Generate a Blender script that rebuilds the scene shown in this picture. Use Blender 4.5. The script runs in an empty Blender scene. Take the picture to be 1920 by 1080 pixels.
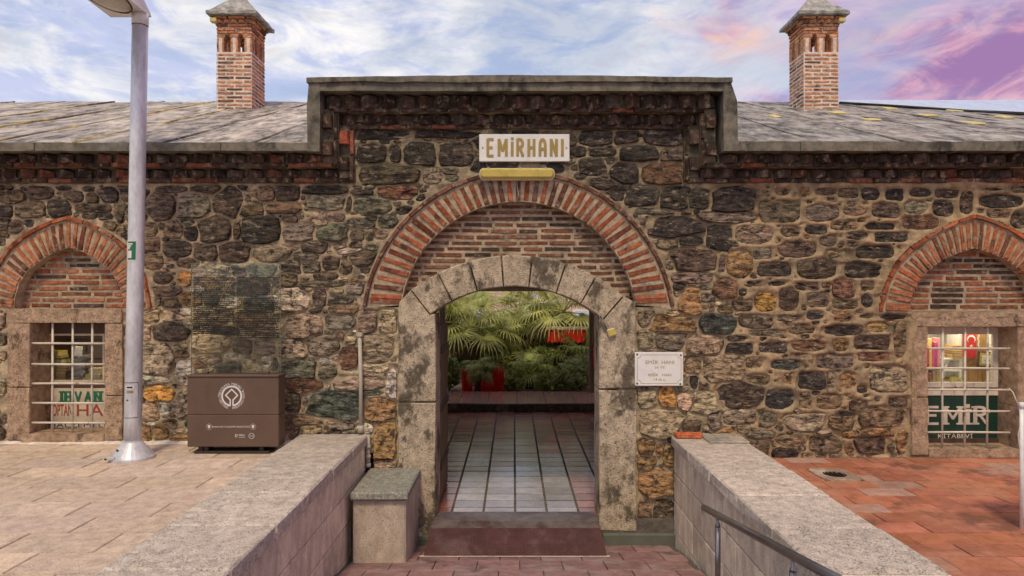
import bpy, math, random
import numpy as np
from mathutils import Matrix, Vector, Euler, noise as mnoise

S = bpy.context.scene
COL = S.collection
rnd = random.Random(7)
R = math.radians

# ---------------------------------------------------------------- camera
F = 1250.0                      # focal length in photograph pixels (1920 wide)
EYE = 1.727                     # eye height above the left terrace
WY = 7.58                       # distance of the stone wall
cam_d = bpy.data.cameras.new('camera')
cam = bpy.data.objects.new('camera', cam_d)
COL.objects.link(cam)
cam.location = (0, 0, EYE)
cam.rotation_euler = (R(90), 0, 0)
cam_d.sensor_width = 36
cam_d.lens = F / 1920 * 36
cam_d.shift_x = -3 / 1920
cam_d.shift_y = 5 / 1920
cam_d.clip_end = 500
S.camera = cam

SUN_EL, SUN_AZ = 57, 186        # azimuth of the sun seen from above, clockwise from +Y
S.view_settings.view_transform = 'Standard'
S.view_settings.look = 'None'
S.view_settings.exposure = 0.46
S.view_settings.gamma = 1.0
S.view_settings.use_curve_mapping = False


def nd(nt, typ, props=None, **inp):
    n = nt.nodes.new(typ)
    for k, v in (props or {}).items():
        setattr(n, k, v)
    for k, v in inp.items():
        key = int(k[1:]) if k[0] == 'i' and k[1:].isdigit() else k.replace('_', ' ')
        s = n.inputs[key]
        if isinstance(v, bpy.types.NodeSocket):
            nt.links.new(v, s)
        elif isinstance(v, bpy.types.Node):
            nt.links.new(v.outputs[0], s)
        else:
            if isinstance(v, tuple) and len(v) == 3 and s.type == 'RGBA':
                v = v + (1,)
            s.default_value = v
    return n


def mth(nt, op, a, b=0.0, clamp=False):
    return nd(nt, 'ShaderNodeMath', {'operation': op, 'use_clamp': clamp}, i0=a, i1=b).outputs[0]


def mapr(nt, v, a, b, c=0.0, d=1.0, smooth=True):
    n = nd(nt, 'ShaderNodeMapRange', {'interpolation_type': 'SMOOTHSTEP' if smooth else 'LINEAR'})
    nt.links.new(v, n.inputs[0])
    for i, x in enumerate((a, b, c, d)):
        n.inputs[i + 1].default_value = x
    return n.outputs[0]


def mixc(nt, f, a, b, mode='MIX'):
    return nd(nt, 'ShaderNodeMixRGB', {'blend_type': mode}, Fac=f, Color1=a, Color2=b).outputs[0]


def noise(nt, vec, scale, detail=6, rough=.6, dist=0.0):
    n = nd(nt, 'ShaderNodeTexNoise', None, Scale=scale, Detail=detail, Roughness=rough, Distortion=dist)
    nt.links.new(vec, n.inputs['Vector'])
    return n.outputs[0]


def mapping(nt, vec, scale=(1, 1, 1), rot=(0, 0, 0), loc=(0, 0, 0)):
    n = nd(nt, 'ShaderNodeMapping')
    nt.links.new(vec, n.inputs['Vector'])
    n.inputs['Scale'].default_value = scale
    n.inputs['Rotation'].default_value = rot
    n.inputs['Location'].default_value = loc
    return n.outputs[0]


# ---------------------------------------------------------------- sky
world = bpy.data.worlds.new('World')
S.world = world
world.use_nodes = True
nt = world.node_tree
nt.nodes.clear()
sky = nd(nt, 'ShaderNodeTexSky', {'sky_type': 'NISHITA', 'sun_disc': False, 'sun_elevation': R(SUN_EL),
                                  'sun_rotation': R(SUN_AZ), 'air_density': 1.0, 'dust_density': 1.5})
tc = nd(nt, 'ShaderNodeTexCoord').outputs['Generated']
dirs = mapping(nt, tc, (1, 1, 2.6), (0, R(7), 0))
big = noise(nt, mapping(nt, tc, (1.3, 1.3, 3.3), (0, R(8), 0), (3.1, 1.7, .4)), 2.2, 8, .58, .35)
fine = noise(nt, mapping(nt, tc, (1, 1, 2.6), (0, R(-8), 0), (7, 2, 1)), 5.5, 9, .62, .5)
tone = noise(nt, mapping(nt, tc, (1, 1, 2.5), (0, R(-12), 0), (1.3, 5.2, 2.2)), 3.4, 8, .6, .4)
sx = nd(nt, 'ShaderNodeSeparateXYZ')
nt.links.new(tc, sx.inputs[0])
mask = mapr(nt, mth(nt, 'ADD', mth(nt, 'MULTIPLY', big, .6), mth(nt, 'MULTIPLY', fine, .4)), .40, .58, .45, 1.0)
tone = mth(nt, 'ADD', mth(nt, 'MULTIPLY', tone, .5), mth(nt, 'MULTIPLY', noise(nt, mapping(nt, tc, (1, 1, 2.9), (0, R(-10), 0), (4, 9, 6)), 9.0, 10, .64, .8), .5))
pale = mixc(nt, mapr(nt, tone, .43, .57), (.56, .60, .82), (.92, .89, .88))
pale = mixc(nt, mapr(nt, mth(nt, 'SUBTRACT', tone, mth(nt, 'MULTIPLY', fine, .5)), .32, .44, 0, .55), pale, (.82, .64, .60))
glow = mixc(nt, mapr(nt, tone, .43, .56), (.34, .19, .40), (.74, .40, .50))
glow = mixc(nt, mapr(nt, tone, .53, .62, 0, .9), glow, (.90, .60, .46))
glow = mixc(nt, mapr(nt, big, .58, .44, 0, .55), glow, (.55, .54, .76))
pk = mapr(nt, mth(nt, 'ADD', sx.outputs[0], mth(nt, 'MULTIPLY', mth(nt, 'SUBTRACT', big, .5), 1.1)), .14, .38)
cloud = mixc(nt, pk, pale, glow)
bg1 = nd(nt, 'ShaderNodeBackground', None, Color=sky.outputs[0], Strength=.105)
bg2 = nd(nt, 'ShaderNodeBackground', None, Color=cloud, Strength=.80)
ms = nd(nt, 'ShaderNodeMixShader')
nt.links.new(mask, ms.inputs[0])
nt.links.new(bg1.outputs[0], ms.inputs[1])
nt.links.new(bg2.outputs[0], ms.inputs[2])
wo = nd(nt, 'ShaderNodeOutputWorld')
nt.links.new(ms.outputs[0], wo.inputs[0])

# ---------------------------------------------------------------- sun
sd = bpy.data.lights.new('sun', 'SUN')
sd.energy = 1.5
sd.angle = R(10)
sd.color = (1.0, .84, .56)
sun = bpy.data.objects.new('sun', sd)
COL.objects.link(sun)
sdir = Vector((math.sin(R(SUN_AZ)) * math.cos(R(SUN_EL)), math.cos(R(SUN_AZ)) * math.cos(R(SUN_EL)), math.sin(R(SUN_EL))))
sun.rotation_euler = sdir.to_track_quat('Z', 'Y').to_euler()
sun.location = (-3, -6, 12)


# ---------------------------------------------------------------- helpers
def W(px, py, Y=WY):
    """world point that the photograph shows at a pixel, on the plane at distance Y"""
    return Vector(((px - 963) / F * Y, Y, EYE + (545 - py) / F * Y))


ORG = {}


def link(o, parent, world_loc):
    COL.objects.link(o)
    wl = Vector(world_loc)
    if parent is not None:
        o.parent = parent
        o.location = wl - ORG[parent.name]
    else:
        o.location = wl
    ORG[o.name] = wl
    return o


def tag(o, label=None, cat=None, group=None, kind=None):
    if label: o['label'] = label
    if cat: o['category'] = cat
    if group: o['group'] = group
    if kind: o['kind'] = kind
    return o


def thing(name, loc, label, cat, group=None):
    o = bpy.data.objects.new(name, None)
    o.empty_display_size = .1
    link(o, None, loc)
    return tag(o, label, cat, group)


class MB:
    def __init__(s):
        s.v, s.f = [], []

    def add(s, vs, fs):
        b = len(s.v)
        s.v.extend([tuple(p) for p in vs])
        s.f.extend([tuple(i + b for i in f) for f in fs])
        return s

    def box(s, a, b, M=None):
        (x0, y0, z0), (x1, y1, z1) = a, b
        vs = [(x, y, z) for z in (z0, z1) for (x, y) in ((x0, y0), (x1, y0), (x1, y1), (x0, y1))]
        if M: vs = [M @ Vector(p) for p in vs]
        return s.add(vs, [(3, 2, 1, 0), (4, 5, 6, 7), (0, 1, 5, 4), (1, 2, 6, 5), (2, 3, 7, 6), (3, 0, 4, 7)])

    def cbox(s, a, b, c=.01, jit=0.0, M=None):
        """box with chamfered edges"""
        lo, hi = Vector(a), Vector(b)
        vs, idx = [], {}
        for ix in (0, 1):
            for iy in (0, 1):
                for iz in (0, 1):
                    p = Vector(((lo, hi)[ix].x, (lo, hi)[iy].y, (lo, hi)[iz].z))
                    sg = (1 - 2 * ix, 1 - 2 * iy, 1 - 2 * iz)
                    for ax in range(3):
                        q = p.copy()
                        for k in range(3):
                            if k != ax: q[k] += sg[k] * c
                        if jit: q += Vector((rnd.uniform(-jit, jit) for _ in range(3)))
                        idx[ix, iy, iz, ax] = len(vs)
                        vs.append(M @ q if M else q)
        fs = []
        for ax in range(3):
            o1, o2 = (ax + 1) % 3, (ax + 2) % 3
            for sd_ in (0, 1):
                loop = []
                for (u, w) in ((0, 0), (1, 0), (1, 1), (0, 1)):
                    t = [0, 0, 0]; t[ax] = sd_; t[o1] = u; t[o2] = w
                    loop.append(idx[t[0], t[1], t[2], ax])
                fs.append(loop if sd_ else loop[::-1])
        for ax in range(3):
            o1, o2 = (ax + 1) % 3, (ax + 2) % 3
            for u in (0, 1):
                for w in (0, 1):
                    t0 = [0, 0, 0]; t0[o1] = u; t0[o2] = w
                    t1 = list(t0); t1[ax] = 1
                    loop = [idx[(*t0, o1)], idx[(*t1, o1)], idx[(*t1, o2)], idx[(*t0, o2)]]
                    fs.append(loop if (u == w) else loop[::-1])
        for ix in (0, 1):
            for iy in (0, 1):
                for iz in (0, 1):
                    loop = [idx[ix, iy, iz, k] for k in range(3)]
                    fs.append(loop if (ix + iy + iz) % 2 else loop[::-1])
        return s.add(vs, fs)

    def tube(s, pts, r, n=8, caps=True):
        pts = [Vector(p) for p in pts]
        rs = r if isinstance(r, (list, tuple)) else [r] * len(pts)
        base = len(s.v)
        for i, p in enumerate(pts):
            t = (pts[min(i + 1, len(pts) - 1)] - pts[max(i - 1, 0)]).normalized()
            up = Vector((0, 0, 1)) if abs(t.z) < .9 else Vector((1, 0, 0))
            a = t.cross(up).normalized(); b = a.cross(t)
            for k in range(n):
                an = 2 * math.pi * k / n
                s.v.append(tuple(p + (a * math.cos(an) + b * math.sin(an)) * rs[i]))
        for i in range(len(pts) - 1):
            for k in range(n):
                k2 = (k + 1) % n
                s.f.append((base + i * n + k, base + i * n + k2, base + (i + 1) * n + k2, base + (i + 1) * n + k))
        if caps:
            s.f.append(tuple(base + k for k in range(n))[::-1])
            s.f.append(tuple(base + (len(pts) - 1) * n + k for k in range(n)))
        return s

    def prism(s, poly, d0, d1):
        """polygon in the x-z plane extruded along y from d0 to d1"""
        n = len(poly)
        vs = [(x, d0, z) for x, z in poly] + [(x, d1, z) for x, z in poly]
        fs = [tuple(range(n)), tuple(range(2 * n - 1, n - 1, -1))]
        fs += [(i, i + n, (i + 1) % n + n, (i + 1) % n) for i in range(n)]
        return s.add(vs, fs)

    def build(s, name, mat, parent=None, loc=None, smooth=False, color=None):
        me = bpy.data.meshes.new(name)
        if loc is None:
            loc = ORG[parent.name] if parent is not None else Vector((0, 0, 0))
        L = Vector(loc)
        me.from_pydata([(p[0] - L.x, p[1] - L.y, p[2] - L.z) for p in s.v], [], s.f)
        if mat: me.materials.append(mat)
        if smooth:
            me.polygons.foreach_set('use_smooth', [True] * len(me.polygons))
        me.update()
        o = bpy.data.objects.new(name, me)
        if color: o.color = (*color, 1)
        return link(o, parent, L)


def fix_normals(o):
    import bmesh
    bm = bmesh.new(); bm.from_mesh(o.data)
    bmesh.ops.recalc_face_normals(bm, faces=bm.faces)
    bm.to_mesh(o.data); bm.free()
    return o


# ---------------------------------------------------------------- materials
MAT = {}


def surf(name, col, var=.45, scale=9, fscale=60, col2=None, c2=(.52, .62, .6), c2scale=3.0, stain=None, st=(.56, .66), stscale=1.6,
         pits=0.0, pscale=45, rough=.9, bump=.6, bdist=.012, stretch=(1, 1, 1), spec=.25, flecks=None, fl=(.66, .72), flscale=26, metallic=0.0, coat=0.0,
         rot=(0, 0, 0)):
    m = bpy.data.materials.new(name)
    m.use_nodes = True
    nt = m.node_tree
    nt.nodes.clear()
    pos = nd(nt, 'ShaderNodeNewGeometry').outputs['Position']
    v = mapping(nt, pos, stretch, rot)
    if col == 'obj':
        base = nd(nt, 'ShaderNodeObjectInfo').outputs['Color']
    elif col == 'attr':
        base = nd(nt, 'ShaderNodeAttribute', {'attribute_name': 'Col'}).outputs['Color']
    else:
        rgb = nd(nt, 'ShaderNodeRGB'); rgb.outputs[0].default_value = (*col, 1)
        base = rgb.outputs[0]
    n1 = noise(nt, v, scale, 8, .65)
    n2 = noise(nt, v, fscale, 4, .7)
    mod = mth(nt, 'ADD', mapr(nt, n1, .3, .7, 1 - var, 1 + var), mapr(nt, n2, .3, .7, -var * .5, var * .5))
    c = base
    if col2 is not None:
        f2 = mapr(nt, noise(nt, mapping(nt, pos, stretch, rot, (3.3, 1.1, 8.2)), c2scale, 7, .62), c2[0], c2[1], 0, c2[2])
        c = mixc(nt, f2, c, col2)
    cm = nd(nt, 'ShaderNodeVectorMath', {'operation': 'SCALE'})
    nt.links.new(c, cm.inputs[0]); nt.links.new(mod, cm.inputs['Scale'])
    c = cm.outputs[0]
    if flecks is not None:
        ff = mapr(nt, noise(nt, mapping(nt, pos, stretch, rot, (9.1, 4, 2)), flscale, 5, .7), fl[0], fl[1], 0, .85)
        c = mixc(nt, ff, c, flecks)
    if stain is not None:
        sf = mapr(nt, noise(nt, mapping(nt, pos, (1, 1, .7), (0, 0, 0), (5, 6, 7)), stscale, 9, .68), st[0], st[1], 0, .85)
        c = mixc(nt, sf, c, stain)
    h = mth(nt, 'ADD', mth(nt, 'MULTIPLY', n1, 1.0), mth(nt, 'MULTIPLY', n2, .45))
    if pits:
        pn = noise(nt, mapping(nt, pos, (1, 1, 1.3), (0, 0, 0), (2, 8, 1)), pscale, 3, .6)
        pf = mapr(nt, pn, .33, .42, 1.0, 0.0)
        c = mixc(nt, mth(nt, 'MULTIPLY', pf, pits), c, (.035, .028, .022))
        h = mth(nt, 'SUBTRACT', h, mth(nt, 'MULTIPLY', pf, .8))
    bp = nd(nt, 'ShaderNodeBump', None, Strength=bump, Distance=bdist, Height=h)
    p = nd(nt, 'ShaderNodeBsdfPrincipled', None, Base_Color=c, Roughness=rough, Normal=bp.outputs[0], Metallic=metallic)
    p.inputs['Specular IOR Level'].default_value = spec
    p.inputs['Coat Weight'].default_value = coat
    p.inputs['Coat IOR'].default_value = 1.75; p.inputs['Coat Roughness'].default_value = .13
    o = nd(nt, 'ShaderNodeOutputMaterial')
    nt.links.new(p.outputs[0], o.inputs[0])
    MAT[name] = m
    return m


def plain(name, col, rough=.6, metallic=0.0, spec=.4, emit=0.0, var=.12):
    m = surf(name, col, var=var, scale=6, fscale=40, bump=.08, bdist=.004, rough=rough, spec=spec, metallic=metallic,
             stain=tuple(x * .55 for x in col), st=(.58, .75), stscale=3)
    if emit:
        p = [n for n in m.node_tree.nodes if n.type == 'BSDF_PRINCIPLED'][0]
        p.inputs['Emission Color'].default_value = (*col, 1)
        p.inputs['Emission Strength'].default_value = emit
    return m


surf('rubble', 'attr', var=.85, scale=17, fscale=62, stretch=(.55, 1, 1.6), rot=(0, R(8), 0), bump=1.0, bdist=.038, rough=.78, spec=.35,
     col2=(.36, .27, .185), c2=(.54, .68, .6), c2scale=11, flecks=(.55, .46, .36), fl=(.60, .70), flscale=24, stain=(.028, .023, .02), st=(.54, .62), stscale=9)
surf('mortar', 'attr', var=.34, scale=10, fscale=90, bump=.9, bdist=.014, rough=.95, spec=.1,
     col2=(.30, .24, .15), c2=(.48, .64, .6), c2scale=1.8, flecks=(.60, .50, .38), fl=(.62, .72), flscale=30,
     stain=(.12, .095, .07), st=(.54, .66), stscale=2.4)
surf('brick', 'obj', var=.36, scale=18, fscale=80, bump=.8, bdist=.008, rough=.9, spec=.15,
     col2=(.30, .22, .15), c2=(.52, .66, .75), c2scale=12, stain=(.05, .035, .028), st=(.56, .66), stscale=6)
surf('brick_mortar', (.41, .32, .22), var=.3, scale=16, fscale=90, bump=.9, bdist=.01, rough=.95, spec=.1, col2=(.20, .16, .11), c2=(.5, .62, .7), c2scale=3)
surf('pale_mortar', (.72, .61, .52), var=.2, scale=16, fscale=90, bump=.9, bdist=.01, rough=.95, spec=.1, col2=(.4, .34, .28), c2=(.52, .66, .6), c2scale=5)
surf('dark_mortar', (.12, .10, .07), var=.5, scale=10, fscale=60, bump=1, bdist=.02, rough=.95, spec=.1, col2=(.30, .25, .16), c2=(.52, .64, .7), c2scale=4)
surf('porous_stone', (.46, .36, .26), var=.28, scale=11, fscale=80, pits=.6, pscale=70, bump=1.0, bdist=.016, rough=.92, spec=.15,
     col2=(.30, .22, .15), c2=(.48, .64, .7), c2scale=3.2, stain=(.085, .068, .05), st=(.53, .63), stscale=2.3)
surf('arch_stone', (.52, .42, .30), var=.25, scale=11, fscale=80, pits=.6, pscale=66, bump=1.0, bdist=.016, rough=.92, spec=.15,
     col2=(.36, .29, .2), c2=(.48, .64, .7), c2scale=3.2, stain=(.075, .06, .043), st=(.50, .60), stscale=3.0)
surf('window_stone', (.44, .305, .205), var=.3, scale=13, fscale=90, pits=.6, pscale=75, bump=1.0, bdist=.016, rough=.92, spec=.12,
     col2=(.30, .2, .13), c2=(.48, .64, .6), c2scale=4, stain=(.10, .07, .05), st=(.56, .66), stscale=4)
surf('paving', 'obj', var=.20, scale=10, fscale=110, bump=.7, bdist=.007, rough=.8, spec=.3, col2=(.52, .42, .34), c2=(.46, .64, .6), c2scale=1.7,
     stain=(.34, .22, .13), st=(.58, .74), stscale=2.1, pits=.5, pscale=90, flecks=(.72, .60, .50), fl=(.58, .68), flscale=60)
surf('granite', 'obj', var=.28, scale=14, fscale=150, bump=.9, bdist=.008, rough=.82, spec=.3, col2=(.40, .34, .28), c2=(.46, .66, .35), c2scale=1.6,
     flecks=(.74, .68, .62), fl=(.54, .64), flscale=75, pits=.7, pscale=80, stain=(.24, .20, .16), st=(.58, .74), stscale=1.3)
surf('parapet_face', 'obj', var=.2, scale=9, fscale=120, bump=.7, bdist=.008, rough=.9, spec=.2, col2=(.60, .50, .40), c2=(.46, .62, .6), c2scale=2.2,
     stretch=(1, 1, .5), pits=.4, pscale=90, stain=(.22, .18, .14), st=(.58, .72), stscale=2.0)
surf('terracotta', 'obj', var=.20, scale=9, fscale=90, bump=.5, bdist=.006, rough=.72, spec=.35, col2=(.44, .215, .135), c2=(.46, .64, .6), c2scale=1.5,
     stain=(.17, .07, .045), st=(.55, .68), stscale=1.8, flecks=(.52, .33, .25), fl=(.64, .74), flscale=12)
surf('court_tile', 'obj', var=.24, scale=9, fscale=90, bump=.5, bdist=.006, rough=.6, spec=.4, col2=(.33, .235, .225), c2=(.46, .62, .7), c2scale=2.6,
     stain=(.13, .075, .07), st=(.55, .66), stscale=2.5, flecks=(.5, .44, .42), fl=(.64, .73), flscale=9)
surf('glazed_tile', 'obj', var=.22, scale=8, fscale=70, bump=.45, bdist=.003, rough=.25, spec=1.0, coat=.55, col2=(.22, .14, .11), c2=(.46, .66, .5), c2scale=2.0,
     stain=(.09, .05, .04), st=(.60, .72), stscale=2.6)
surf('grout', (.13, .11, .095), var=.3, rough=.95, bump=.5)
surf('lead', 'obj', var=.75, scale=4.5, fscale=13, stretch=(1, .30, 1), bump=1.0, bdist=.07, rough=.62, spec=.4, col2=(.26, .22, .19), c2=(.46, .62, .6), c2scale=1.2,
     flecks=(.62, .56, .48), fl=(.57, .70), flscale=8)
surf('lead_edge', (.175, .155, .12), var=.35, scale=8, fscale=90, bump=.8, bdist=.01, rough=.85, spec=.2, col2=(.12, .11, .09), c2=(.48, .6, .75), c2scale=2.0,
     flecks=(.5, .46, .4), fl=(.64, .73), flscale=45, stain=(.035, .032, .03), st=(.52, .62), stscale=2.0)
surf('steel', (.58, .58, .60), var=.22, scale=4, fscale=30, bump=.06, bdist=.003, rough=.42, spec=.5, metallic=.25, stain=(.36, .32, .27), st=(.56, .72), stscale=2.0, stretch=(1, 1, .35))
surf('brown_metal', (.115, .07, .048), var=.10, scale=3, fscale=60, bump=.05, bdist=.002, rough=.48, spec=.4, stain=(.075, .05, .035), st=(.58, .74), stscale=2.2,
     flecks=(.25, .18, .13), fl=(.73, .78), flscale=24)
surf('worn_plate', (.17, .135, .125), var=.3, scale=7, fscale=60, rough=.42, spec=.6, metallic=.3, bump=.5, bdist=.004, stain=(.10, .05, .045), st=(.5, .62), stscale=4)
surf('cap_lead', (.36, .345, .32), var=.4, scale=9, fscale=60, bump=.9, bdist=.012, rough=.85, spec=.2, col2=(.20, .19, .15), c2=(.48, .62, .7), c2scale=3, flecks=(.62, .60, .56), fl=(.60, .70), flscale=35)
surf('red_ramp', (.090, .036, .033), var=.2, scale=6, fscale=60, rough=.5, spec=.45, bump=.2, col2=(.17, .10, .10), c2=(.5, .66, .6), c2scale=3)
surf('marble', (.74, .72, .69), var=.06, scale=4, fscale=40, bump=.08, bdist=.002, rough=.4, spec=.4, col2=(.58, .52, .44), c2=(.55, .72, .6), c2scale=5)
surf('wood', (.22, .15, .095), var=.35, scale=10, fscale=80, stretch=(1, 1, .12), bump=.5, bdist=.006, rough=.75, spec=.2)
surf('bark', (.075, .05, .033), var=.5, scale=14, fscale=60, stretch=(1, 1, .4), bump=1, bdist=.02, rough=.95, spec=.1)
surf('plaster', (.20, .165, .13), var=.25, scale=4, fscale=40, bump=.4, bdist=.01, rough=.95, spec=.1)
surf('far_brick', 'obj', var=.25, scale=6, fscale=40, bump=.3, rough=.9, spec=.1)
plain('gold', (.34, .245, .07), rough=.5)
plain('ochre_plastic', (.50, .38, .075), rough=.35, spec=.5)
plain('grey_metal', (.30, .30, .31), rough=.4, metallic=.5)
plain('rail_steel', (.24, .225, .225), rough=.28, metallic=.85)
surf('cream_paint', (.62, .55, .45), var=.15, scale=8, rough=.5, bump=.15, stain=(.22, .11, .05), st=(.58, .68), stscale=9)
plain('white_plastic', (.74, .73, .70), rough=.4)
plain('dark_brown', (.035, .022, .016), rough=.6)
plain('frame_brown', (.09, .05, .035), rough=.6)
plain('green_sign', (.012, .045, .030), rough=.4)
plain('cream_sign', (.60, .50, .36), rough=.55)
plain('letter_green', (.010, .16, .075), rough=.5)
plain('letter_red', (.34, .05, .035), rough=.5)
plain('letter_blue', (.055, .065, .15), rough=.5)
plain('letter_cream', (.66, .56, .46), rough=.5)
plain('logo_white', (.66, .62, .60), rough=.5, var=.04)
plain('text_dark', (.010, .009, .008), rough=.6)
plain('flag_red', (.62, .03, .025), rough=.7)
plain('vivid_red', (.72, .035, .015), rough=.6)
plain('white_cloth', (.78, .76, .73), rough=.8)
plain('sticker_green', (.014, .14, .06), rough=.45)
plain('concrete_green', (.12, .125, .10), rough=.9)
plain('conduit', (.42, .37, .29), rough=.6)
plain('cable_black', (.02, .02, .02), rough=.5)
plain('book', (.5, .4, .1), rough=.7)
plain('wood_panel', (.45, .26, .10), rough=.5)
plain('lichen', (.60, .50, .20), rough=.85)  # for the sun highlights put on the roof and the chimney corner blocks
plain('bowl_glass', (.50, .47, .38), rough=.25, spec=.6)
plain('blue_sheet', (.48, .57, .72), rough=.45)
surf('coloured', 'obj', var=.15, rough=.7, bump=.1, spec=.3)

# leaves: light passes through the blades
m = bpy.data.materials.new('leaf'); m.use_nodes = True; nt = m.node_tree; nt.nodes.clear()
oi = nd(nt, 'ShaderNodeObjectInfo').outputs['Color']
pos = nd(nt, 'ShaderNodeNewGeometry').outputs['Position']
sc_ = nd(nt, 'ShaderNodeVectorMath', {'operation': 'SCALE'})
nt.links.new(oi, sc_.inputs[0]); nt.links.new(mapr(nt, noise(nt, pos, 5, 4), .3, .7, .6, 1.5), sc_.inputs['Scale'])
pb = nd(nt, 'ShaderNodeBsdfPrincipled', None, Base_Color=sc_.outputs[0], Roughness=.45)
tr = nd(nt, 'ShaderNodeBsdfTranslucent', None, Color=sc_.outputs[0])
mx = nd(nt, 'ShaderNodeMixShader', None, i0=.5); nt.links.new(pb.outputs[0], mx.inputs[1]); nt.links.new(tr.outputs[0], mx.inputs[2])
nt.links.new(mx.outputs[0], nd(nt, 'ShaderNodeOutputMaterial').inputs[0]); MAT['leaf'] = m


def glass(name, tint, refl=.09):
    m = bpy.data.materials.new(name); m.use_nodes = True; nt = m.node_tree; nt.nodes.clear()
    t = nd(nt, 'ShaderNodeBsdfTransparent', None, Color=tint)
    g = nd(nt, 'ShaderNodeBsdfGlossy', None, Color=(.9, .9, .9), Roughness=.03)
    lw = nd(nt, 'ShaderNodeLayerWeight', None, Blend=.25)
    f = mth(nt, 'ADD', mth(nt, 'MULTIPLY', lw.outputs['Fresnel'], .6), refl * .5)
    mx = nd(nt, 'ShaderNodeMixShader'); nt.links.new(f, mx.inputs[0]); nt.links.new(t.outputs[0], mx.inputs[1]); nt.links.new(g.outputs[0], mx.inputs[2])
    nt.links.new(mx.outputs[0], nd(nt, 'ShaderNodeOutputMaterial').inputs[0]); MAT[name] = m


glass('window_glass', (.93, .94, .92))
glass('panel_glass', (.93, .945, .90), .04)
m = bpy.data.materials.new('lit_tube'); m.use_nodes = True; nt = m.node_tree; nt.nodes.clear()
nt.links.new(nd(nt, 'ShaderNodeEmission', None, Color=(1, .86, .62), Strength=6.0).outputs[0], nd(nt, 'ShaderNodeOutputMaterial').inputs[0]); MAT['lit_tube'] = m
m = bpy.data.materials.new('lit_strip'); m.use_nodes = True; nt = m.node_tree; nt.nodes.clear()
nt.links.new(nd(nt, 'ShaderNodeEmission', None, Color=(1, .80, .45), Strength=16.0).outputs[0], nd(nt, 'ShaderNodeOutputMaterial').inputs[0]); MAT['lit_strip'] = m

# tread plate of the threshold ramp: raised diamonds as relief
nt = MAT['red_ramp'].node_tree
bpn = [n for n in nt.nodes if n.type == 'BUMP'][0]
pos = nd(nt, 'ShaderNodeNewGeometry').outputs['Position']
sp = nd(nt, 'ShaderNodeSeparateXYZ'); nt.links.new(pos, sp.inputs[0])
u = mth(nt, 'MULTIPLY', sp.outputs[0], 2 * math.pi / .050); w_ = mth(nt, 'MULTIPLY', sp.outputs[1], 2 * math.pi / .050)
dd = mth(nt, 'MULTIPLY', mth(nt, 'COSINE', mth(nt, 'ADD', u, w_)), mth(nt, 'COSINE', mth(nt, 'SUBTRACT', u, w_)))
dd = mapr(nt, dd, .1, .6)
nt.links.new(dd, bpn.inputs['Height']); bpn.inputs['Strength'].default_value = 1.0; bpn.inputs['Distance'].default_value = .010

# bricks: a few worn unit bricks shared by every brick object
BRICKS = []
for k in range(10):
    r_ = random.Random(100 + k)
    def j(a): return r_.uniform(-a, a)
    back = [(-.5, .5, -.5), (.5, .5, -.5), (.5, .5, .5), (-.5, .5, .5)]
    mid = [(x + j(.012), -.38, z + j(.07)) for x, z in ((-.5, -.5), (.5, -.5), (.5, .5), (-.5, .5))]
    fr = [(x * (.96 + j(.02)), -.5 + j(.05), z * (.76 + j(.12))) for x, z in ((-.5, -.5), (0, -.52), (.5, -.5), (.5, .5), (0, .52), (-.5, .5))]
    V = back + mid + fr
    Fc = [(0, 1, 5, 4), (1, 2, 6, 5), (2, 3, 7, 6), (3, 0, 4, 7), (4, 5, 10, 9, 8), (5, 6, 11, 10), (6, 7, 13, 12, 11), (7, 4, 8, 13), (8, 9, 12, 13), (9, 10, 11, 12)]
    me = bpy.data.meshes.new('worn_brick'); me.from_pydata(V, [], Fc); me.materials.append(MAT['brick']); me.update()
    BRICKS.append(me)


def brick(parent, c, size, rot=(0, 0, 0), color=(.3, .1, .05), name='brick', matrix=None):
    o = bpy.data.objects.new(name, BRICKS[rnd.randrange(10)])
    o.color = (*color, 1)
    link(o, parent, c)
    if matrix is not None:
        o.rotation_euler = matrix.to_euler()
    else:
        o.rotation_euler = rot
    o.scale = size
    return o


def bcol(base, v=.35):
    k = 1 + rnd.uniform(-v, v)
    h = rnd.uniform(-.12, .12)
    return (base[0] * k, base[1] * k * (1 + h), base[2] * k * (1 + h * 1.5))


# ---------------------------------------------------------------- text and strokes
def text(word, c, w, h, mat, parent, name='lettering', depth=.002, rotz=0.0, roty=0.0, spacing=1.0, squash=True):
    cu = bpy.data.curves.new('txt', 'FONT')
    cu.body = word; cu.size = 1; cu.align_x = 'CENTER'; cu.space_character = spacing; cu.resolution_u = 3; cu.extrude = .5
    t = bpy.data.objects.new('txt', cu); COL.objects.link(t)
    dg = bpy.context.evaluated_depsgraph_get()
    me = bpy.data.meshes.new_from_object(t.evaluated_get(dg))
    bpy.data.objects.remove(t)
    n = len(me.vertices); co = np.zeros(n * 3); me.vertices.foreach_get('co', co); co = co.reshape(-1, 3)
    lo, hi = co.min(0), co.max(0)
    sx_, sz_ = w / (hi[0] - lo[0]), h / (hi[1] - lo[1])
    if not squash: sx_ = sz_ = min(sx_, sz_)
    out = np.zeros_like(co)
    x = (co[:, 0] - (lo[0] + hi[0]) / 2) * sx_; z = (co[:, 1] - (lo[1] + hi[1]) / 2) * sz_
    cr, sr = math.cos(roty), math.sin(roty)
    out[:, 0] = x * cr - z * sr; out[:, 2] = x * sr + z * cr; out[:, 1] = -co[:, 2] * depth
    if rotz:
        a, b = math.cos(rotz), math.sin(rotz)
        ox, oy = out[:, 0].copy(), out[:, 1].copy()
        out[:, 0] = ox * a - oy * b; out[:, 1] = ox * b + oy * a
    me.vertices.foreach_set('co', out.ravel()); me.update()
    me.materials.clear(); me.materials.append(mat)
    me.name = name
    o = bpy.data.objects.new(name, me)
    return link(o, parent, c)


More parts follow.
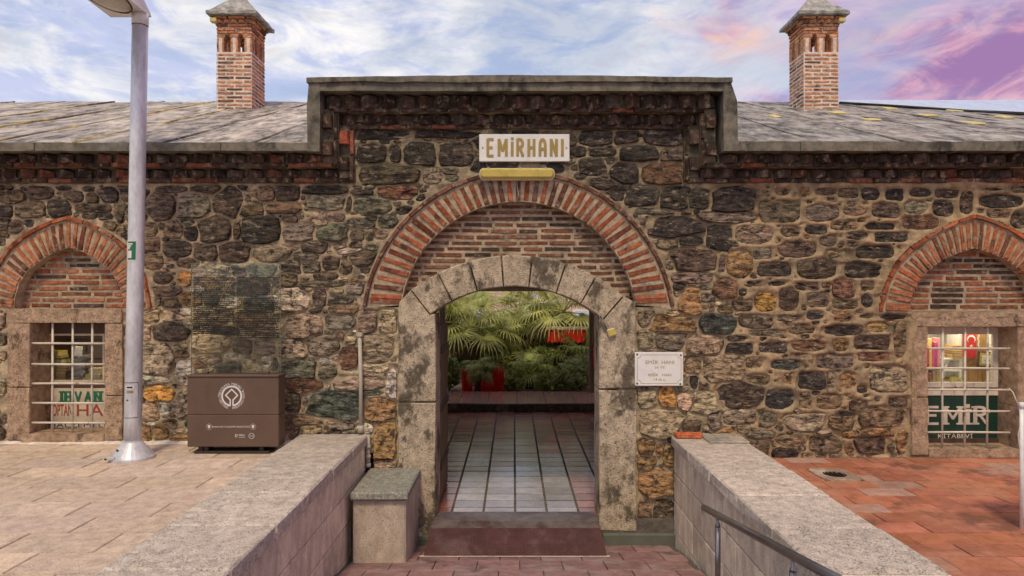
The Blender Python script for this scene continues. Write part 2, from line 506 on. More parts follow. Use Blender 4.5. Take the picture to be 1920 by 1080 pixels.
def arc(cx, cy, rx, ry, a0, a1, n=7):
    return [(cx + rx * math.cos(R(a0 + (a1 - a0) * i / n)), cy + ry * math.sin(R(a0 + (a1 - a0) * i / n))) for i in range(n + 1)]


GL = {
    'E': [[(0, 0), (0, 1)], [(0, 1), (1, 1)], [(0, .5), (.8, .5)], [(0, 0), (1, 0)]],
    'M': [[(0, 0), (0, 1)], [(0, 1), (.5, .3), (1, 1)], [(1, 1), (1, 0)]],
    'I': [[(.5, 0), (.5, 1)]],
    'R': [[(0, 0), (0, 1)], [(0, 1), (.45, 1)] + arc(.45, .76, .5, .24, 90, -90) + [(0, .52)], [(.4, .52), (1, 0)]],
    'H': [[(0, 0), (0, 1)], [(1, 0), (1, 1)], [(0, .5), (1, .5)]],
    'A': [[(0, 0), (.5, 1), (1, 0)], [(.2, .33), (.8, .33)]],
    'a': [[(0, 0), (0, .65)] + arc(.5, .65, .5, .35, 180, 0) + [(1, 0)], [(0, .42), (1, .42)]],
    'N': [[(0, 0), (0, 1)], [(0, 1), (1, 0)], [(1, 0), (1, 1)]],
    'V': [[(0, 1), (.5, 0), (1, 1)]],
}


def strokes(word, x0, x1, z0, z1, y, mat, parent, th, widths=None, serif=0.0, gap=.25, name='letter', depth=.004):
    """letters built from thick strokes, one mesh per letter; 'i' = dotted capital I"""
    wd = [(.28 if ch in 'Ii' else 1.25 if ch == 'M' else 1.0) for ch in word]
    tot = sum(wd) + gap * (len(word) - 1)
    u = (x1 - x0) / tot
    x = x0
    for ch, w in zip(word, wd):
        mb = MB(); k = 0
        g = GL['I' if ch == 'i' else ch]
        W_, H_ = w * u, z1 - z0
        def put(a, b, t):
            nonlocal k
            a, b = Vector(a), Vector(b)
            d = (b - a); L = d.length
            if L < 1e-6: return
            d /= L; nrm = Vector((-d.y, d.x)) * t / 2
            a2, b2 = a - d * t * .18, b + d * t * .18
            q = [a2 - nrm, b2 - nrm, b2 + nrm, a2 + nrm]
            yy = y - k * .00025; k += 1
            mb.add([(p.x, yy - depth, p.y) for p in q] + [(p.x, y + .0005, p.y) for p in q],
                   [(0, 1, 2, 3), (0, 4, 5, 1), (1, 5, 6, 2), (2, 6, 7, 3), (3, 7, 4, 0)])
        mx_, iw = x + th / 2, max(W_ - th, .0001)
        zz, ih = z0 + th / 2 * .6, H_ - th * .6
        if ch == 'i': ih *= .84
        for pl in g:
            pts = [(mx_ + (iw * p[0] if ch not in 'Ii' else iw * .5), zz + ih * p[1]) for p in pl]
            for a, b in zip(pts, pts[1:]):
                vertical = abs(a[0] - b[0]) < .25 * abs(a[1] - b[1])
                t = th if (vertical or not serif) else th * .62
                put(a, b, t)
                if serif and abs(a[0] - b[0]) < 1e-6:
                    for e in (a, b):
                        put((e[0] - th * serif, e[1]), (e[0] + th * serif, e[1]), th * .42)
        if ch == 'i':
            put((mx_ + iw * .5, z1 - th * .3), (mx_ + iw * .5, z1 + th * .25), th)
        mb.build(name, mat, parent)
        x += (w + gap) * u

# ================================================================ THE STONE BUILDING
GZ = -1.15                                   # lower court at the foot of the wall
B = thing('stone_building', (0, WY, GZ), 'old rubble stone building with arched gateway, brick window arches and lead roof', 'building')

# ---- profiles of the three brick arches, photograph pixels on the wall plane
def circ_profile(cx, cy, r, ybase, n=18):
    a0 = math.acos(max(-1, min(1, (cy - ybase) / r)))
    return [(r * math.sin(a0 * i / n), cy - r * math.cos(a0 * i / n)) for i in range(n + 1)]

ARCH = {
    'gate': (972, circ_profile(0, 599, 221, 572), circ_profile(0, 614, 284, 572), circ_profile(0, 614, 297, 578)),
    'left': (130, [(0, 464), (28, 473), (51, 487), (76, 506), (93, 531), (101, 559), (103, 578)],
             [(0, 414), (24, 420), (57, 436), (97, 462), (134, 517), (146, 578)],
             [(0, 406), (28, 412), (64, 427), (108, 454), (148, 512), (162, 580)]),
    'right': (1826, [(0, 465), (31, 475), (59, 487), (86, 507), (104, 527), (116, 552), (121, 585)],
              [(0, 412), (47, 427), (82, 449), (114, 475), (142, 505), (161, 548), (171, 585)],
              [(0, 401), (51, 416), (91, 438), (128, 462), (158, 494), (178, 542), (186, 586)]),
}


def px2(p, Y=WY):
    v = W(p[0], p[1], Y)
    return (v.x, v.z)


def halfwidth(prof, py):
    """half width of an arch profile at a pixel row, None above the crown"""
    if py <= prof[0][1]: return None
    for (x0, y0), (x1, y1) in zip(prof, prof[1:]):
        if y0 <= py <= y1:
            return x0 + (x1 - x0) * (py - y0) / max(1e-6, y1 - y0)
    return prof[-1][0] if py < prof[-1][1] + 4 else None


DOOR_L, DOOR_R = 818, 1122


def excluded(px, py, m=0.0):
    """True where the rubble may not stand; px, py photograph pixels, m margin in pixels"""
    if py < 346 - 0 + m and not (667 + m < px < 1283 - m): return True
    if py < 243 + m: return True
    for cx, inn, o1, o2 in ARCH.values():
        if py < o2[-1][1] + m:
            dx = abs(px - cx)
            hw = halfwidth(o2, min(py + m, o2[-1][1]))
            if hw is not None and dx < hw + m: return True
    if 746 - m < px < 1193 + m and py > 480: return True
    if 14 - m < px < 236 + m and 577 - m < py < 829 + m: return True
    if 1703 - m < px < 1945 + m and 581 - m < py < 862: return True
    if px < 700 and py > 832 - m: return True
    if px > 1265 and py > 862 - m: return True
    if py > 1022 - m: return True
    return px < -170 or px > 2110


PAL = {'k': (.056, .043, .033), 'K': (.034, .035, .032), 'd': (.115, .080, .053), 'b': (.21, .135, .078), 'v': (.205, .155, .112), 'g': (.145, .13, .085),
       'G': (.078, .082, .064), 't': (.46, .335, .21), 'w': (.60, .50, .38), 'o': (.33, .19, .08), 'O': (.54, .27, .075), 'r': (.19, .095, .055),
       'R': (.40, .10, .05), 'c': (.31, .225, .145)}

STONES = '''299,388,58,40,d 365,386,52,42,v 428,379,50,48,d 470,393,52,26,b 527,390,62,21,b 323,356,50,11,d 391,355,57,16,d 472,362,35,12,t 500,365,35,25,b 537,362,40,28,d
612,357,66,16,k 616,380,66,26,g 327,430,30,30,b 280,430,28,26,b 361,438,27,24,k 404,430,52,50,d 444,432,18,30,d 490,431,62,48,k 560,436,60,30,v 623,438,66,28,g 282,460,34,26,b
332,467,46,28,d 389,471,42,28,d 440,471,58,34,d 505,475,70,30,c 570,480,42,13,g 288,488,34,26,b 354,493,36,14,b 625,495,36,20,d 546,499,40,24,d 306,521,28,18,d 349,523,20,22,O
612,517,38,14,d 610,533,80,10,g 314,547,44,16,d 645,500,26,26,b 656,383,22,34,d 665,440,34,20,d 660,470,40,12,w 668,540,40,20,v 376,510,24,16,t 406,503,40,14,t 492,508,50,22,g
430,568,36,18,w 400,530,40,20,o 470,540,60,26,d 395,560,32,22,d 490,572,50,24,g 400,595,50,22,t 470,600,50,24,b 420,620,50,16,d 490,622,44,16,c
548,564,54,42,w 601,558,24,30,v 636,562,46,20,g 544,586,40,11,g 568,610,62,42,t 588,586,28,14,d 638,603,54,24,v 645,579,46,18,b 616,623,28,10,g 604,645,62,34,v 548,656,48,36,t
656,638,20,26,t 634,632,24,18,b 559,691,68,32,g 612,698,38,24,g 608,678,26,13,w 570,722,62,26,r 618,720,14,24,w 645,716,40,22,v 546,752,32,32,d 575,750,20,16,v 630,759,86,46,G
278,592,38,24,t 322,592,40,16,t 343,586,30,12,w 298,566,15,18,v 320,568,40,16,b 272,624,22,34,t 318,624,62,30,d 290,672,58,50,t 340,665,30,16,b 339,650,36,14,t 328,684,14,18,b
348,698,36,44,w 294,712,64,17,w 306,719,32,8,w 302,737,56,28,O 332,724,26,18,t 263,731,14,28,o 280,772,40,30,t 308,766,24,28,w 342,755,30,46,t 268,748,16,14,b 393,645,66,34,t
454,650,38,26,d 498,650,42,28,v 393,672,46,20,t 439,667,42,12,w 370,682,30,18,r 430,691,48,22,g 472,688,36,26,t 500,678,24,20,w 380,696,40,12,t 518,684,14,30,g
707,655,50,44,c 654,669,30,40,r 704,690,60,14,t 668,719,92,24,c 736,715,20,52,w 714,768,60,36,o 725,825,38,60,o 721,869,44,18,t 683,736,60,10,g 644,799,40,12,v 572,789,60,18,b
541,794,18,30,b 556,806,16,20,b 302,810,30,20,o 272,812,22,26,o 320,795,24,16,b
22,370,47,22,b 75,362,44,22,d 60,392,52,27,d 111,390,42,29,k 139,370,28,19,d 177,371,26,17,d 207,367,45,25,k 173,390,60,15,d 198,405,28,13,k 228,398,26,32,d 8,396,26,24,k 28,425,30,20,d
55,418,22,12,d 207,425,20,18,b 168,355,22,8,d 120,353,22,7,d 228,432,20,14,b 6,438,20,14,d -30,370,40,24,d -35,400,40,22,k
715,252,96,17,k 839,252,104,14,k 695,288,50,32,k 743,288,24,30,k 788,288,58,40,k 853,288,60,38,k 726,328,112,32,d 805,328,38,26,c 843,321,28,12,v 747,359,64,24,r 678,362,40,10,k 690,385,70,30,g
1118,258,54,26,k 1173,259,38,24,k 1248,259,64,30,k 1083,285,28,18,k 1131,285,48,14,k 1200,287,66,30,k 1259,290,44,28,d 1111,314,44,26,k 1171,323,44,36,k 1248,325,72,36,r 1166,354,44,9,k
1207,366,62,32,k 1231,397,64,12,g 891,277,8,36,b 980,250,60,10,k 1040,251,50,9,b 675,420,54,14,g 668,398,40,10,d
1263,372,50,40,k 1309,374,44,30,k 1373,373,68,40,k 1359,408,104,16,v 1267,425,88,36,k 1294,447,40,24,k 1348,445,38,40,k 1412,440,72,36,c 1302,486,72,34,d 1302,521,68,18,v 1460,397,78,40,d
1541,399,66,32,v 1482,434,38,22,d 1530,431,46,18,k 1467,360,32,15,b 1508,361,22,18,o 1434,363,18,14,b 1552,360,50,14,d 1429,476,38,24,v 1495,468,74,30,d 1552,451,34,22,d 1574,476,52,20,b
1386,495,40,42,o 1353,495,14,28,v 1453,504,66,28,k 1532,504,76,38,d 1412,532,32,12,v 1456,531,40,10,k 1512,537,50,18,d 1618,507,70,30,k 1582,540,46,40,r 1358,540,38,30,r 1392,548,14,12,k
1295,564,34,42,o 1333,575,12,14,b 1392,572,34,18,d 1434,565,44,38,O 1480,561,40,46,d 1532,562,44,28,v 1583,570,46,20,d 1528,591,36,18,k 1479,597,46,11,v 1414,602,66,26,d 1343,608,62,32,G
1262,608,76,26,o 1580,597,38,12,r 1434,625,68,12,v 1506,617,52,18,b 1575,619,78,20,k 1381,634,38,9,k 1261,638,54,30,v 1320,645,68,34,c 1383,653,48,18,k 1447,651,54,22,k 1517,647,66,22,r
1576,647,30,24,o 1500,666,32,8,b 1563,677,68,26,v 1355,690,64,44,c 1412,680,42,22,b 1471,684,58,20,G 1300,682,30,34,b 1418,711,52,22,b 1477,710,22,22,o 1521,713,52,34,k 1558,713,16,34,v
1590,713,34,32,o 1300,715,20,24,k 1344,727,18,7,R 1386,741,70,42,d 1460,748,58,38,K 1508,750,24,34,b 1554,752,48,28,b 1250,744,30,42,O 1211,748,34,36,t 1285,752,30,32,t 1320,754,46,34,t
1209,638,28,30,c 1209,592,30,36,c 1389,781,56,24,c 1341,790,22,34,v 1439,786,34,22,v 1509,792,66,28,c 1577,793,46,24,b 1658,783,76,32,b 1590,775,38,9,k 1684,755,40,24,d 1667,709,76,48,c
1635,669,58,18,r 1633,643,66,28,d 1687,637,24,66,b 1647,613,44,18,o 1652,809,60,17,o 1591,815,26,13,o 1426,816,48,14,v 1483,825,50,20,b 1549,832,52,30,b 1636,836,56,28,d 1470,850,52,16,k
1689,825,18,44,o 1667,838,20,22,d 1632,364,34,24,k 1676,365,36,24,k 1724,361,42,17,k 1777,363,48,18,d 1812,380,26,44,d 1659,394,52,29,d 1717,389,44,26,v 1767,390,40,32,k 1875,377,82,26,k
1855,355,42,7,d 1872,401,48,18,b 1912,412,36,34,d 1601,397,46,18,b 1651,424,60,14,k 1724,417,68,26,r 1670,445,68,18,k 1607,442,48,16,d 1580,422,50,20,b 1640,472,74,26,k 1580,477,42,20,b
1626,536,28,22,b 1624,563,22,28,k 1675,594,54,9,k 1622,593,32,8,d 1587,362,40,20,b 1235,792,82,46,t 1211,838,30,28,o 1210,872,34,30,o 1235,845,14,20,o 1253,850,20,44,o 1226,905,70,46,o
1206,962,28,54,b 1243,962,34,54,d 1960,380,50,26,k 1970,420,44,24,d 2010,390,40,30,d 690,602,34,36,c 726,602,32,38,t'''

ST = []
for tok in STONES.split():
    a, b_, c_, d_, e_ = tok.split(',')
    ST.append([float(a), float(b_), float(c_) / 2, float(d_) / 2, e_])


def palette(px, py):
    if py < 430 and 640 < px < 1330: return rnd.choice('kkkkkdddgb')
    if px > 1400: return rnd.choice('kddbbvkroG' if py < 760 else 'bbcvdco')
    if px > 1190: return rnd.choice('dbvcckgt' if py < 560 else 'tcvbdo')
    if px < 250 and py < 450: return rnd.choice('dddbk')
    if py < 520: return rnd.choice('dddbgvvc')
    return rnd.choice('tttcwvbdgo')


_r = random.Random(11)
ST = [s for s in ST if not excluded(s[0], s[1], 1)]
arr = np.array([[s[0], s[1], s[2], s[3]] for s in ST])
cand = 0
while cand < 15000:
    cand += 1
    px, py = _r.uniform(-165, 2105), _r.uniform(243, 1020)
    if excluded(px, py, 5): continue
    dx, dy = np.abs(px - arr[:, 0]), np.abs(py - arr[:, 1])
    near = (dx < 140) & (dy < 110)
    if near.any():
        q = arr[near]
        sdv = (((dx[near] / q[:, 2]) ** 3 + (dy[near] / q[:, 3]) ** 3) ** (1 / 3) - 1) * np.sqrt(q[:, 2] * q[:, 3])
        free = sdv.min() - 2.0
    else:
        free = 30
    lim = 2.6
    if free < lim: continue
    hh = min(free, _r.uniform(8, 19))
    while hh > 4 and excluded(px, py, hh): hh *= .8
    ww = hh * _r.uniform(1.2, 2.3)
    ST.append([px, py, ww, hh, None])
    arr = np.vstack([arr, [px, py, ww * .9, hh]])
for s in ST:
    if s[4] is None:
        s[4] = palette(s[0], s[1])
def grow(s): return 1.12 if (s[0] > 1400 and s[1] < 770) else 1.5
arr = np.array([[s[0], s[1], s[2] * grow(s), s[3] * grow(s)] for s in ST])
expo = np.array([_r.choice((2.4, 3.0, 4.0, 5.0)) for _ in ST])

def set_col(me, cols):
    at = me.color_attributes.new('Col', 'FLOAT_COLOR', 'POINT')
    at.data.foreach_set('color', np.array(cols, dtype=np.float32).ravel())



wall_part = None
polys = []
for i, s in enumerate(ST):
    px, py, a, b_ = arr[i]
    dx, dy = np.abs(arr[:, 0] - px), np.abs(arr[:, 1] - py)
    nb = np.where((dx < a + arr[:, 2] + 12) & (dy < b_ + arr[:, 3] + 12))[0]
    nb = nb[nb != i]
    n = 14 if a > 26 else 11 if a > 13 else 8
    ph = _r.uniform(0, 6.28)
    out = []
    tilt = _r.uniform(-.12, .12)
    wob = .06 if px > 1400 and py < 770 else .13
    for k in range(n):
        th = ph + 2 * math.pi * k / n + _r.uniform(-.12, .12)
        ux, uy = math.cos(th) * a, math.sin(th) * b_
        ux, uy = ux - tilt * uy, uy + tilt * ux
        ts = np.linspace(.12, 1.32, 31)
        X, Y_ = px + ux * ts, py + uy * ts
        si = (((np.abs(X - px) / a) ** expo[i] + (np.abs(Y_ - py) / b_) ** expo[i]) ** (1 / expo[i]) - 1) * math.sqrt(a * b_)
        ok = si < _r.uniform(-.10, .03) * min(a, b_)
        if len(nb):
            q = arr[nb]; e = expo[nb][:, None]
            sj = (((np.abs(X[None] - q[:, 0:1]) / q[:, 2:3]) ** e + (np.abs(Y_[None] - q[:, 1:2]) / q[:, 3:4]) ** e) ** (1 / e) - 1) * np.sqrt(q[:, 2:3] * q[:, 3:4])
            gap = 3.2 if px > 1400 else 1.6
            ok &= ((sj - si[None]) > gap).all(0)
        kk = 0
        while kk < 31 and ok[kk] and not excluded(X[kk], Y_[kk], 1.5): kk += 1
        t = ts[max(kk - 1, 0)] * (1 + wob * (mnoise.noise(Vector((math.cos(th) * 1.6 + i * 3.1, math.sin(th) * 1.6, i * .7))) - .25))
        out.append((px + ux * t, py + uy * t))
    polys.append(out)


def area(p):
    return abs(sum(p[i][0] * p[(i + 1) % len(p)][1] - p[(i + 1) % len(p)][0] * p[i][1] for i in range(len(p)))) / 2


order = sorted(range(len(ST)), key=lambda i: -area(polys[i]) if -20 < ST[i][0] < 1940 else 0)
MPP = WY / F


def stone_geo(i, r_):
    """vertices and faces of one rubble stone: buried rim, broken shoulders, uneven face"""
    P = polys[i]; n = len(P)
    cx, cy = sum(p[0] for p in P) / n, sum(p[1] for p in P) / n
    px, py, code = ST[i][0], ST[i][1], ST[i][4]
    size = math.sqrt(area(P)) * MPP
    right = px > 1380 and py < 770
    prot = min(.030, .014 + size * .05) * r_.uniform(.6, 1.3) * (.55 if right else 1.0)
    C = W(cx, cy)
    fs = 26 if right else 17
    V, Fc = [], []
    tx, tz = r_.uniform(-.10, .10), r_.uniform(-.16, .10)
    def lift(p, base, amp):
        w = W(p[0], p[1])
        return base + (w.x - C.x) * tx + (w.z - C.z) * tz + amp * (mnoise.noise(Vector((w.x * fs * .7, i * 1.7, w.z * fs))) + .5 * mnoise.noise(Vector((w.x * fs * 2.1, i * 2.3, w.z * fs * 2.4))))
    rings = [(1.03, lambda p: -.035), (1.0, lambda p: lift(p, prot * .30, .004)), (.93, lambda p: lift(p, prot * .95, .016)), (.52, lambda p: lift(p, prot * 1.0, .026))]
    for rr, fn in rings:
        for k in range(n):
            q = rr * (1 + (r_.uniform(-.05, .05) if rr < 1 else 0))
            p = (cx + (P[k][0] - cx) * q, cy + (P[k][1] - cy) * q)
            w = W(*p)
            V.append((w.x, WY - fn(p), w.z))
    cpt = (cx, cy)
    V.append((C.x, WY - lift(cpt, prot * 1.0, .026), C.z))
    cw = area(P) and sum(P[k][0] * P[(k + 1) % n][1] - P[(k + 1) % n][0] * P[k][1] for k in range(n)) > 0
    for a in range(3):
        for k in range(n):
            k2 = (k + 1) % n
            f = (a * n + k, a * n + k2, (a + 1) * n + k2, (a + 1) * n + k)
            Fc.append(f[::-1] if not cw else f)
    for k in range(n):
        f = (3 * n + k, 3 * n + (k + 1) % n, 4 * n)
        Fc.append(f[::-1] if not cw else f)
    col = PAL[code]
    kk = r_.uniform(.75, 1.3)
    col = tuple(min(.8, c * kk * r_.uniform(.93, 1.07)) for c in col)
    return V, Fc, col, Vector((C.x, WY, C.z))


# ---- mortar: an uneven sheet that rises to ribbons between the stones
STEP = 2.6
gx = np.arange(-170, 2112, STEP); gy = np.arange(238, 1032, STEP)
GX, GY = np.meshgrid(gx, gy)
SD = np.full(GX.shape, 40.0)
for i in range(len(ST)):
    px, py, a, b_ = arr[i]
    x0, x1 = np.searchsorted(gx, [px - a - 26, px + a + 26]); y0, y1 = np.searchsorted(gy, [py - b_ - 26, py + b_ + 26])
    if x1 <= x0 or y1 <= y0: continue
    s_ = (((np.abs(GX[y0:y1, x0:x1] - px) / a) ** expo[i] + (np.abs(GY[y0:y1, x0:x1] - py) / b_) ** expo[i]) ** (1 / expo[i]) - 1) * math.sqrt(a * b_)
    SD[y0:y1, x0:x1] = np.minimum(SD[y0:y1, x0:x1], s_)
rs = np.random.RandomState(3)


def vnoise(scale):
    h, w = int(GX.shape[0] / scale) + 3, int(GX.shape[1] / scale) + 3
    g = rs.rand(h, w)
    yy, xx = np.arange(GX.shape[0]) / scale, np.arange(GX.shape[1]) / scale
    yi, xi = yy.astype(int), xx.astype(int); fy, fx = (yy - yi)[:, None], (xx - xi)[None]
    fy = fy * fy * (3 - 2 * fy); fx = fx * fx * (3 - 2 * fx)
    a, b_, c_, d_ = g[yi][:, xi], g[yi][:, xi + 1], g[yi + 1][:, xi], g[yi + 1][:, xi + 1]
    return (a * (1 - fx) + b_ * fx) * (1 - fy) + (c_ * (1 - fx) + d_ * fx) * fy - .5


ribbon = np.clip((GX - 1370) / 90, 0, 1) * np.clip((800 - GY) / 40, .25, 1)
H = vnoise(14) * .022 + vnoise(5) * .014 + vnoise(2) * .008
H += .013 - .002 * ribbon
H += np.clip(SD / 3.5, -1, 1) * (.004 + .012 * ribbon)
H += ribbon * .012 - (1 - ribbon) * np.clip(SD - 3, 0, 12) * .0016 * (vnoise(9) > -.1)
H[SD < -4] -= .02
keep = np.zeros(GX.shape, bool)
for yy in range(GX.shape[0]):
    for xx in range(GX.shape[1]):
        x, y = GX[yy, xx], GY[yy, xx]
        ok = True
        for cx, inn, o1, o2 in ARCH.values():
            if o2[0][1] < y < o2[-1][1] - 3:
                hw = halfwidth(o2, y - 3)
                if hw is not None and abs(x - cx) < hw - 4: ok = False
        if 780 < x < 1158 and y > 500: ok = False
        if 30 < x < 218 and 590 < y < 822: ok = False
        if 1715 < x < 1930 and 595 < y < 850: ok = False
        keep[yy, xx] = ok
inr = ((GX > 657) & (GX < 1291)) | (GY > 336)
keep &= inr & ((GX < 690) | (GX > 1260) | (GY < 1030)) & ((GX > 700) | (GY < 850)) & ((GX < 1265) | (GY < 872))
nx_, ny_ = GX.shape[1], GX.shape[0]
VX = (GX - 963) * MPP; VZ = EYE + (545 - GY) * MPP
verts = np.stack([VX, WY - H, VZ], -1).reshape(-1, 3)
idx = np.arange(ny_ * nx_).reshape(ny_, nx_)
fk = keep[:-1, :-1] & keep[1:, :-1] & keep[:-1, 1:] & keep[1:, 1:]
q = np.stack([idx[1:, :-1], idx[1:, 1:], idx[:-1, 1:], idx[:-1, :-1]], -1)[fk]
used = np.unique(q); remap = np.full(ny_ * nx_, -1); remap[used] = np.arange(len(used))
mb = MB(); mb.v = [tuple(p) for p in verts[used]]; mb.f = [tuple(int(a) for a in f) for f in remap[q]]
wall_part = mb.build('wall', MAT['mortar'], B, smooth=True)
def blend(x, a, b_): return np.clip((x - a) / (b_ - a), 0, 1)[..., None]
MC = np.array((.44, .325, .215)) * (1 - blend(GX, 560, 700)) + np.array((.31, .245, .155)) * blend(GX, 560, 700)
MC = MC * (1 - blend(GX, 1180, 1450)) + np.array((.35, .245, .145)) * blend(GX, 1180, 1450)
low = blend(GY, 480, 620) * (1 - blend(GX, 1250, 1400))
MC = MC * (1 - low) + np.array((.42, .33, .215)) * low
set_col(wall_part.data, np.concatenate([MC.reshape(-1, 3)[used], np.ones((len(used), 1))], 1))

r_ = random.Random(5)
small = MB(); small_c = []
for rank, i in enumerate(order):
    if area(polys[i]) < 14: continue
    V, Fc, col, loc = stone_geo(i, r_)
    if rank < 296:
        me = bpy.data.meshes.new('stone')
        me.from_pydata([(p[0] - loc.x, p[1] - loc.y, p[2] - loc.z) for p in V], [], Fc)
        me.materials.append(MAT['rubble'])
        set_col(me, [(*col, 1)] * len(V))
        me.polygons.foreach_set('use_smooth', [r_.random() < .25] * len(Fc)); me.update()
        link(bpy.data.objects.new('stone', me), wall_part, loc)
    else:
        small.add(V, Fc); small_c += [(*col, 1)] * len(V)
o = small.build('small_stones', MAT['rubble'], wall_part)
set_col(o.data, small_c); tag(o, kind='stuff')


# ---- brick arches with their tympana
def resample(prof, n):
    L = [0]
    for p, q_ in zip(prof, prof[1:]): L.append(L[-1] + math.hypot(q_[0] - p[0], q_[1] - p[1]))
    out = []
    for i in range(n):
        t = L[-1] * i / (n - 1)
        k = max(j for j in range(len(L)) if L[j] <= t + 1e-9); k = min(k, len(prof) - 2)
        u = (t - L[k]) / max(1e-9, L[k + 1] - L[k])
        out.append((prof[k][0] + (prof[k + 1][0] - prof[k][0]) * u, prof[k][1] + (prof[k + 1][1] - prof[k][1]) * u))
    return out


for key, (cx, inn, o1, o2) in ARCH.items():
    nb = {'gate': 22, 'left': 15, 'right': 18}[key]
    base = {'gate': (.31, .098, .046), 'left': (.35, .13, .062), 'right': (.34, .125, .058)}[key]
    RI, RO, RX = resample(inn, nb * 2 + 1), resample(o1, nb * 2 + 1), resample(o2, nb * 2 + 1)
    mb = MB(); top = .012
    full_i = [(cx - p[0], p[1]) for p in RI[::-1]] + [(cx + p[0], p[1]) for p in RI[1:]]
    full_o = [(cx - p[0], p[1]) for p in RX[::-1]] + [(cx + p[0], p[1]) for p in RX[1:]]
    n = len(full_i)
    DEP = .13 if key != 'gate' else .12
    rowsV = []
    for (a, b_) in zip(full_i, full_o):
        xi, zi = px2(a); xo, zo = px2(b_)
        xm, zm = (xi + xo) / 2, (zi + zo) / 2
        rowsV += [(xi, WY + DEP + .03, zi), (xi, WY - top + .004, zi), (xm, WY - top - rnd.uniform(0, .006), zm), (xo, WY - top, zo), (xo, WY + .04, zo)]
    fs = []
    for k in range(n - 1):
        for c in range(4):
            fs.append((k * 5 + c, k * 5 + c + 1, (k + 1) * 5 + c + 1, (k + 1) * 5 + c))
    mb.add(rowsV, fs)
    arch = mb.build('brick_arch', MAT['brick_mortar'], B)
    fix_normals(arch)
    for s_ in (-1, 1):
        for k in range(nb + 1):
            if s_ == -1 and k == 0: continue
            t = k * 2 / (nb * 2) if nb else 0
            kk = min(k * 2, nb * 2)
            if k == nb: kk = nb * 2 - 1
            a, b_ = RI[kk], RO[kk]
            ax, az = px2((cx + s_ * a[0], a[1])); bx, bz = px2((cx + s_ * b_[0], b_[1]))
            d = Vector((bx - ax, 0, bz - az)); L = d.length; d.normalize()
            if -260 < cx + s_ * b_[0] < 2160:
                M = Matrix((d, Vector((0, 1, 0)), d.cross(Vector((0, 1, 0))))).transposed()
                col = bcol(base, .30)
                if rnd.random() < .22: col = bcol((.17, .06, .035), .3)
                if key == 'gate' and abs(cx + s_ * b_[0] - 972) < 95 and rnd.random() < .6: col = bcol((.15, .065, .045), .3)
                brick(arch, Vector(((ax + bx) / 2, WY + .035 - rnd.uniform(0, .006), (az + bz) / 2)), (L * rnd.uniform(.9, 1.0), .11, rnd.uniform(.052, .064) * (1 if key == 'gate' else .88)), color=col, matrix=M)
        # thin label course round the outside
        m_ = 13 if key == 'gate' else 8
        LA = resample([((a[0] + b_[0]) / 2, (a[1] + b_[1]) / 2 - 1) for a, b_ in zip(resample(o1, 20), resample(o2, 20))], m_ + 1)
        for a, b_ in zip(LA, LA[1:]):
            ax, az = px2((cx + s_ * a[0], a[1])); bx, bz = px2((cx + s_ * b_[0], b_[1]))
            d = Vector((bx - ax, 0, bz - az)); L = d.length; d.normalize()
            M = Matrix((d, Vector((0, 1, 0)), d.cross(Vector((0, 1, 0))))).transposed()
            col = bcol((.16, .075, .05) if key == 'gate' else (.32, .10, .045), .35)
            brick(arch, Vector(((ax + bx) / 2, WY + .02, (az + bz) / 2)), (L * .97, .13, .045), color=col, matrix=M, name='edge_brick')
    # tympanum
    TY = WY + DEP
    mb = MB()
    ybot = {'gate': 600, 'left': 585, 'right': 590}[key]
    xi0, zt = px2((cx, inn[0][1] - 6)); xl, zb = px2((cx - inn[-1][0] - 6, ybot)); xr, _ = px2((cx + inn[-1][0] + 6, ybot))
    if key == 'gate':
        pts = [px2((963 + 335 * math.sin(a), 793 - 300 * math.cos(a))) for a in np.linspace(-.72, .72, 17)]
        poly = [(xl, zt), (xl, pts[0][1])] + pts + [(xr, pts[-1][1]), (xr, zt)]
        nn = len(pts)
        vs = [(x, TY, z) for x, z in pts] + [(x, TY, zt) for x, z in pts]
        mb.add(vs, [(i, i + 1, nn + i + 1, nn + i) for i in range(nn - 1)])
    else:
        mb.add([(xl, TY, zb), (xr, TY, zb), (xr, TY, zt), (xl, TY, zt)], [(0, 1, 2, 3)])
    tym = mb.build('tympanum', MAT['brick_mortar'], B)
    y = {'gate': 580, 'left': 573, 'right': 575}[key]; row = 0
    dy = {'gate': 11.3, 'left': 10.7, 'right': 10.8}[key]
    while y > inn[0][1] + 4:
        hw = halfwidth(inn, min(y, inn[-1][1]))
        spans = [(cx - hw + 1, cx + hw - 1)]
        if key == 'gate':
            d2 = 315 ** 2 - (793 - y) ** 2
            if d2 > 0 and 793 - y < 318:
                w = math.sqrt(d2)
                spans = [(cx - hw + 1, 963 - w - 1), (963 + w + 1, cx + hw - 1)]
        for x0, x1 in spans:
            x = x0 - rnd.uniform(0, 40)
            while x < x1:
                ln = rnd.choice((52, 56, 60, 48, 34))
                a, b_ = max(x, x0), min(x + ln, x1)
                if b_ - a > 6:
                    pa, pb = W(a, y, TY), W(b_, y, TY)
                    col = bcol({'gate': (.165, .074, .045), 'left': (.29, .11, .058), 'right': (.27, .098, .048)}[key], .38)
                    if rnd.random() < .16: col = bcol((.075, .048, .037), .3)
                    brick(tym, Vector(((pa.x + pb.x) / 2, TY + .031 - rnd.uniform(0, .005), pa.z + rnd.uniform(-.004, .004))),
                          (pb.x - pa.x, .075, rnd.uniform(.036, .046)), color=col, rot=(0, rnd.uniform(-.012, .012), 0))
                x += ln + rnd.uniform(4, 7)
        y -= dy; row += 1


# ---- stone surround of the gateway
sur = MB().box((W(748, 1000).x - .0, WY + .47, -1.0), (W(750, 0).x, WY + .5, -.9)).build('gate_surround', MAT['arch_stone'], B)
JF = WY - .045                              # front of the surround
RI_, RO_, CY_ = 256, 314, 793


